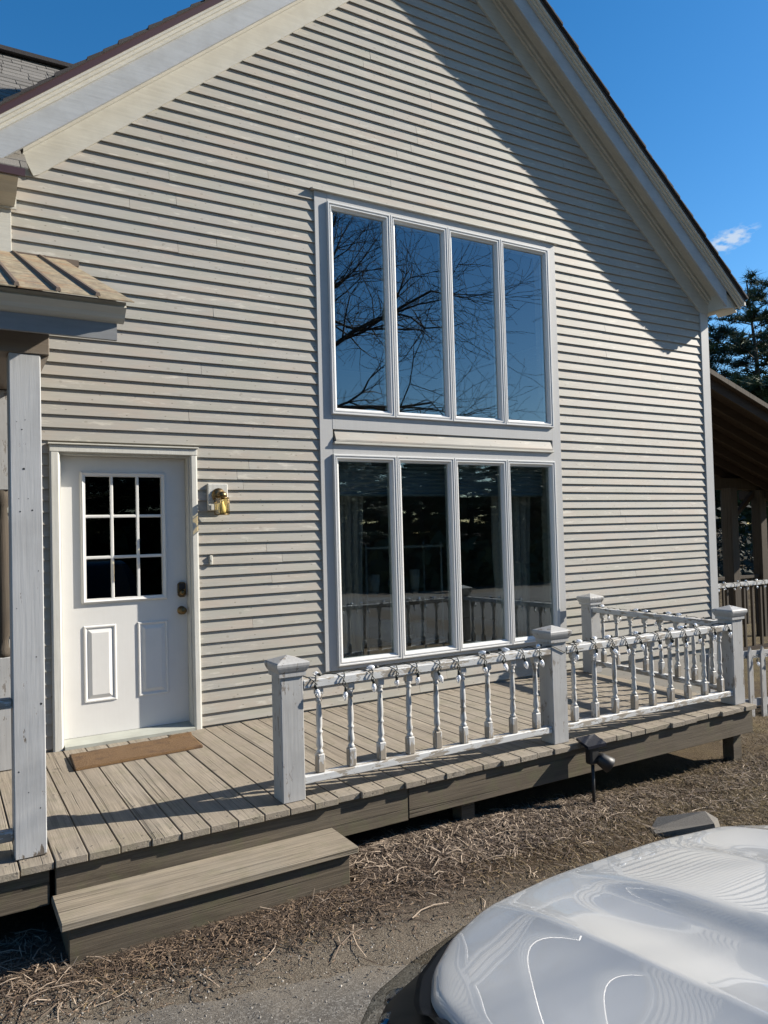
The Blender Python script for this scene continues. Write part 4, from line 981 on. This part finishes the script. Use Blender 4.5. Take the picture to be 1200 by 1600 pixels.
blades('leaf_mulch', 'brown shredded leaf and twig mulch at the foot of the step', 'mulch', 'mulch', 15000, s_mulch, .042, .0030, .22)
def s_twig():
    x = random.uniform(-.6, 5.2); y = -1.95-abs(random.gauss(0, .45))
    if on_step(x, y) or y < drive_edge(x)-.1: return None
    return x, y
blades('fallen_twigs', 'thin dry twigs and stalks lying over the soil', 'twigs', 'straw', 420, s_twig, .22, .0045, .06, 3)
def stones(n):
    V, F, S = [], [], []
    base = [(1, 0, 0), (-1, 0, 0), (0, 1, 0), (0, -1, 0), (0, 0, 1), (0, 0, -.4)]; fc = [(0, 2, 4), (2, 1, 4), (1, 3, 4), (3, 0, 4), (2, 0, 5), (1, 2, 5), (3, 1, 5), (0, 3, 5)]
    for _ in range(n):
        x = random.uniform(-1.6, 4.0); y = drive_edge(x)+random.gauss(-.25, .40)
        if y > -2.3 and x < 1.2: continue
        r = min(.007, .0022*math.exp(abs(random.gauss(0, .5)))); a = random.uniform(0, 6.3); k = len(V); z = gz(x, y)+gnoise(x, y)*.3+.012
        for p in base:
            q = [p[i]*r*random.uniform(.6, 1.2) for i in range(3)]
            V.append((x+q[0]*math.cos(a)-q[1]*math.sin(a), y+q[0]*math.sin(a)+q[1]*math.cos(a), z+q[2])); 
        s = random.random(); S += [s]*6; F += [tuple(i+k for i in t) for t in fc]
    me = bpy.data.meshes.new('loose_gravel'); me.from_pydata(V, [], F); me.materials.append(M['gravel'])
    at = me.attributes.new('shade', 'FLOAT', 'POINT'); at.data.foreach_set('value', S)
    tag(put('loose_gravel', me, None, (0, 0, 0)), 'loose grit along the ragged edge of the driveway', 'gravel', kind='stuff')
stones(9000)

# ------------------------------------------------------------------ trees
def pine_mesh(seed, H, spread, nl=70):
    rd = random.Random(seed); T = MB(); C = MB()
    T.tube([(.15*math.sin(i*.9+seed), .15*math.cos(i*.7), H*i/8) for i in range(9)], [max(.03, .28*(1-i/8.3))*H/18 for i in range(9)], 8)
    for k in range(nl):
        t = (k+.5)/nl; h = H*(.16+.83*t); a = k*2.4+rd.uniform(-.5, .5)
        prof_ = (.35+.65*math.sin(min(1, (1-t)*1.35+.12)*math.pi*.62))*(1-t**3*.6)
        L = spread*prof_*rd.uniform(.55, 1.15)
        rise = rd.uniform(-.05, .35)+.35*t
        p0 = Vector((0, 0, h)); d = Vector((math.cos(a), math.sin(a), rise))
        pts = [p0+d*L*s+Vector((0, 0, -.10*L*s*s)) for s in (0, .35, .7, 1)]
        T.tube(pts, [.055*(1-t*.6), .04*(1-t*.6), .022, .008], 5, False)
        nc_ = max(6, int(L*8))
        for c_ in range(nc_):
            s = .28+.75*(c_+rd.random())/nc_; q = p0+d*L*s+Vector((rd.gauss(0, .13*L*.5), rd.gauss(0, .13*L*.5), -.10*L*s*s+rd.gauss(.05, .12)))
            rr = rd.uniform(.30, .58)
            for _ in range(20):
                n_ = Vector((rd.gauss(0, 1), rd.gauss(0, 1), rd.gauss(.35, .75))).normalized(); o_ = n_.orthogonal().normalized()*rr*rd.uniform(.08, .17)
                b_ = q+Vector((rd.gauss(0, .07), rd.gauss(0, .07), rd.gauss(0, .05)))
                C.add([b_-o_*.6, b_+o_*.6, b_+n_*rr*rd.uniform(.6, 1.15)], [(0, 1, 2)])
    return T.mesh('trunk', 'bark'), C.mesh('crown', 'needle')
PM = [pine_mesh(3, 18, 4.6, 74), pine_mesh(11, 15, 4.2, 62)]
def pine(lab, x, y, s, kind, rot, grp, w=1.0):
    t = thing('pine_tree', lab, 'tree', (x, y, gz(x, y)-.3), grp)
    for nm_, me_ in (('trunk', PM[kind][0]), ('crown', PM[kind][1])): put(nm_, me_, t, (x, y, gz(x, y)-.3), rot, (s*w, s*w, s))
    return t
RP = [(35.6, 18.0, 0.86, 0, .3, 1.45, 'tall dark pine just right of the eave tip, reaching nearest the cloud'), (42.5, 18.6, 1.0, 0, 2.0, 1.35, 'tall dark pine at the right edge of the picture behind the pavilion'), (31.5, 20.5, .90, 1, 1.1, 1.2, 'dark pine hugging the house corner under the eave'),
      (33.0, 15.2, .66, 1, 4.0, 1.2, 'lower pine standing just above the pavilion roof'), (37.0, 24.0, .95, 1, 5.2, 1.2, 'pine half hidden behind the tallest pines at the right')]
for x, y, s, kd, ro, w, lab in RP: pine(lab, x, y, s, kd, ro, 'pines beyond the pavilion', w)
FP = [(44, 30), (50, 26), (55, 22), (60, 31), (52, 38), (64, 20), (46, 40), (68, 36), (58, 12), (66, 8)]
for i, (x, y) in enumerate(FP): pine('pine deep in the dark wood behind the pavilion', x, y, .62+.13*(i % 3), i % 2, i*1.3, 'pines of the far wood behind the pavilion', 1.35)
# shady undergrowth of the far wood
ug = MB(); rd = random.Random(5)
for _ in range(26000):
    x = rd.uniform(24, 75); y = x*.50+rd.uniform(-10, 16)-2; z = gz(x, y)+abs(rd.gauss(0, 1.5)); rr = rd.uniform(.10, .26)
    n_ = Vector((rd.gauss(0, 1), rd.gauss(0, 1), rd.gauss(.2, .8))).normalized(); o_ = n_.orthogonal()*rr*.35; b_ = Vector((x, y, z))
    ug.add([b_-o_, b_+o_, b_+n_*rr], [(0, 1, 2)])
tag(ug.build('undergrowth', 'brush', None), 'dark undergrowth at the foot of the far wood', 'undergrowth', kind='stuff')
# woodland across the drive, behind the camera: what the lower windows mirror
for i in range(44):
    x = -14+(i % 22)*3.1+random.uniform(-1, 1); y = -25-(i//22)*6-random.uniform(0, 3)
    pine('pine of the wood across the drive, mirrored in the lower windows', x, y, random.uniform(.36, .46)+.10*(i//22), i % 2, i*1.7, 'pines across the drive', 1.9)
ug = MB(); rd = random.Random(8)
for _ in range(9000):
    x = rd.uniform(-20, 60); y = -22-abs(rd.gauss(0, 6)); z = gz(x, y)+abs(rd.gauss(0, 1.0)); rr = rd.uniform(.3, .7)
    n_ = Vector((rd.gauss(0, 1), rd.gauss(0, 1), rd.gauss(.2, .8))).normalized(); o_ = n_.orthogonal()*rr*.5; b_ = Vector((x, y, z))
    ug.add([b_-o_, b_+o_, b_+n_*rr], [(0, 1, 2)])
tag(ug.build('roadside_brush', 'needle', None), 'dark brush at the foot of the wood across the drive', 'undergrowth', kind='stuff')
# the bare oak mirrored in the upper windows
def oak(seed):
    rd = random.Random(seed); m = MB()
    def br(p, d, L, r, lev):
        n = 5 if lev < 3 else 3; pts = [p]; rads = [r]; q = p.copy(); dd = d.copy()
        for i in range(n):
            dd = (dd+Vector((rd.gauss(0, .24), rd.gauss(0, .24), rd.gauss(.02, .20)))).normalized(); q = q+dd*(L/n); pts.append(q.copy()); rads.append(max(.004, r*(1-.72*(i+1)/n)))
        m.tube(pts, rads, 6 if lev < 3 else 4, False)
        if lev >= 4 or r < .005: return
        for i in range(1, n+1):
            for _ in range(2 if lev < 4 else 1):
                if rd.random() < .82:
                    s = Vector((rd.gauss(0, 1), rd.gauss(0, 1), rd.gauss(.1, .8))).normalized(); nd = ((pts[i]-pts[i-1]).normalized()+s*1.0).normalized()
                    br(pts[i], nd, L*rd.uniform(.45, .68), rads[i]*rd.uniform(.5, .75), lev+1)
    return m, br
m, br = oak(4)
m.tube([(0, 0, 0), (.05, .02, 1.6), (.0, .08, 3.0), (.1, .1, 4.6), (.1, .1, 6.5), (.25, .2, 8.6)], [.30, .25, .22, .19, .14, .07], 10)
for h, d, L, r in ((4.9, (1, .05, .05), 5.0, .095), (5.3, (1, .1, .42), 5.0, .10), (5.6, (.9, -.2, .75), 3.8, .075), (6.6, (.8, .3, .35), 4.6, .085), (7.3, (1, -.1, .2), 4.2, .07), (4.4, (1, -.2, .02), 3.0, .06), (3.9, (-1, .1, .4), 4, .08), (6.2, (-.6, -.5, .8), 4, .07), (7.2, (.6, .4, .7), 3.6, .05), (8.2, (.2, -.4, 1), 3, .05)):
    br(Vector((.1, .08, h)), Vector(d).normalized(), L, r, 1)
ok = thing('oak_tree', 'bare oak across the drive, mirrored in the upper windows', 'tree', (5.6, -11.4, -.4))
m.build('branches', 'oak', ok, (0, 0, 0)).location = (0, 0, 0)
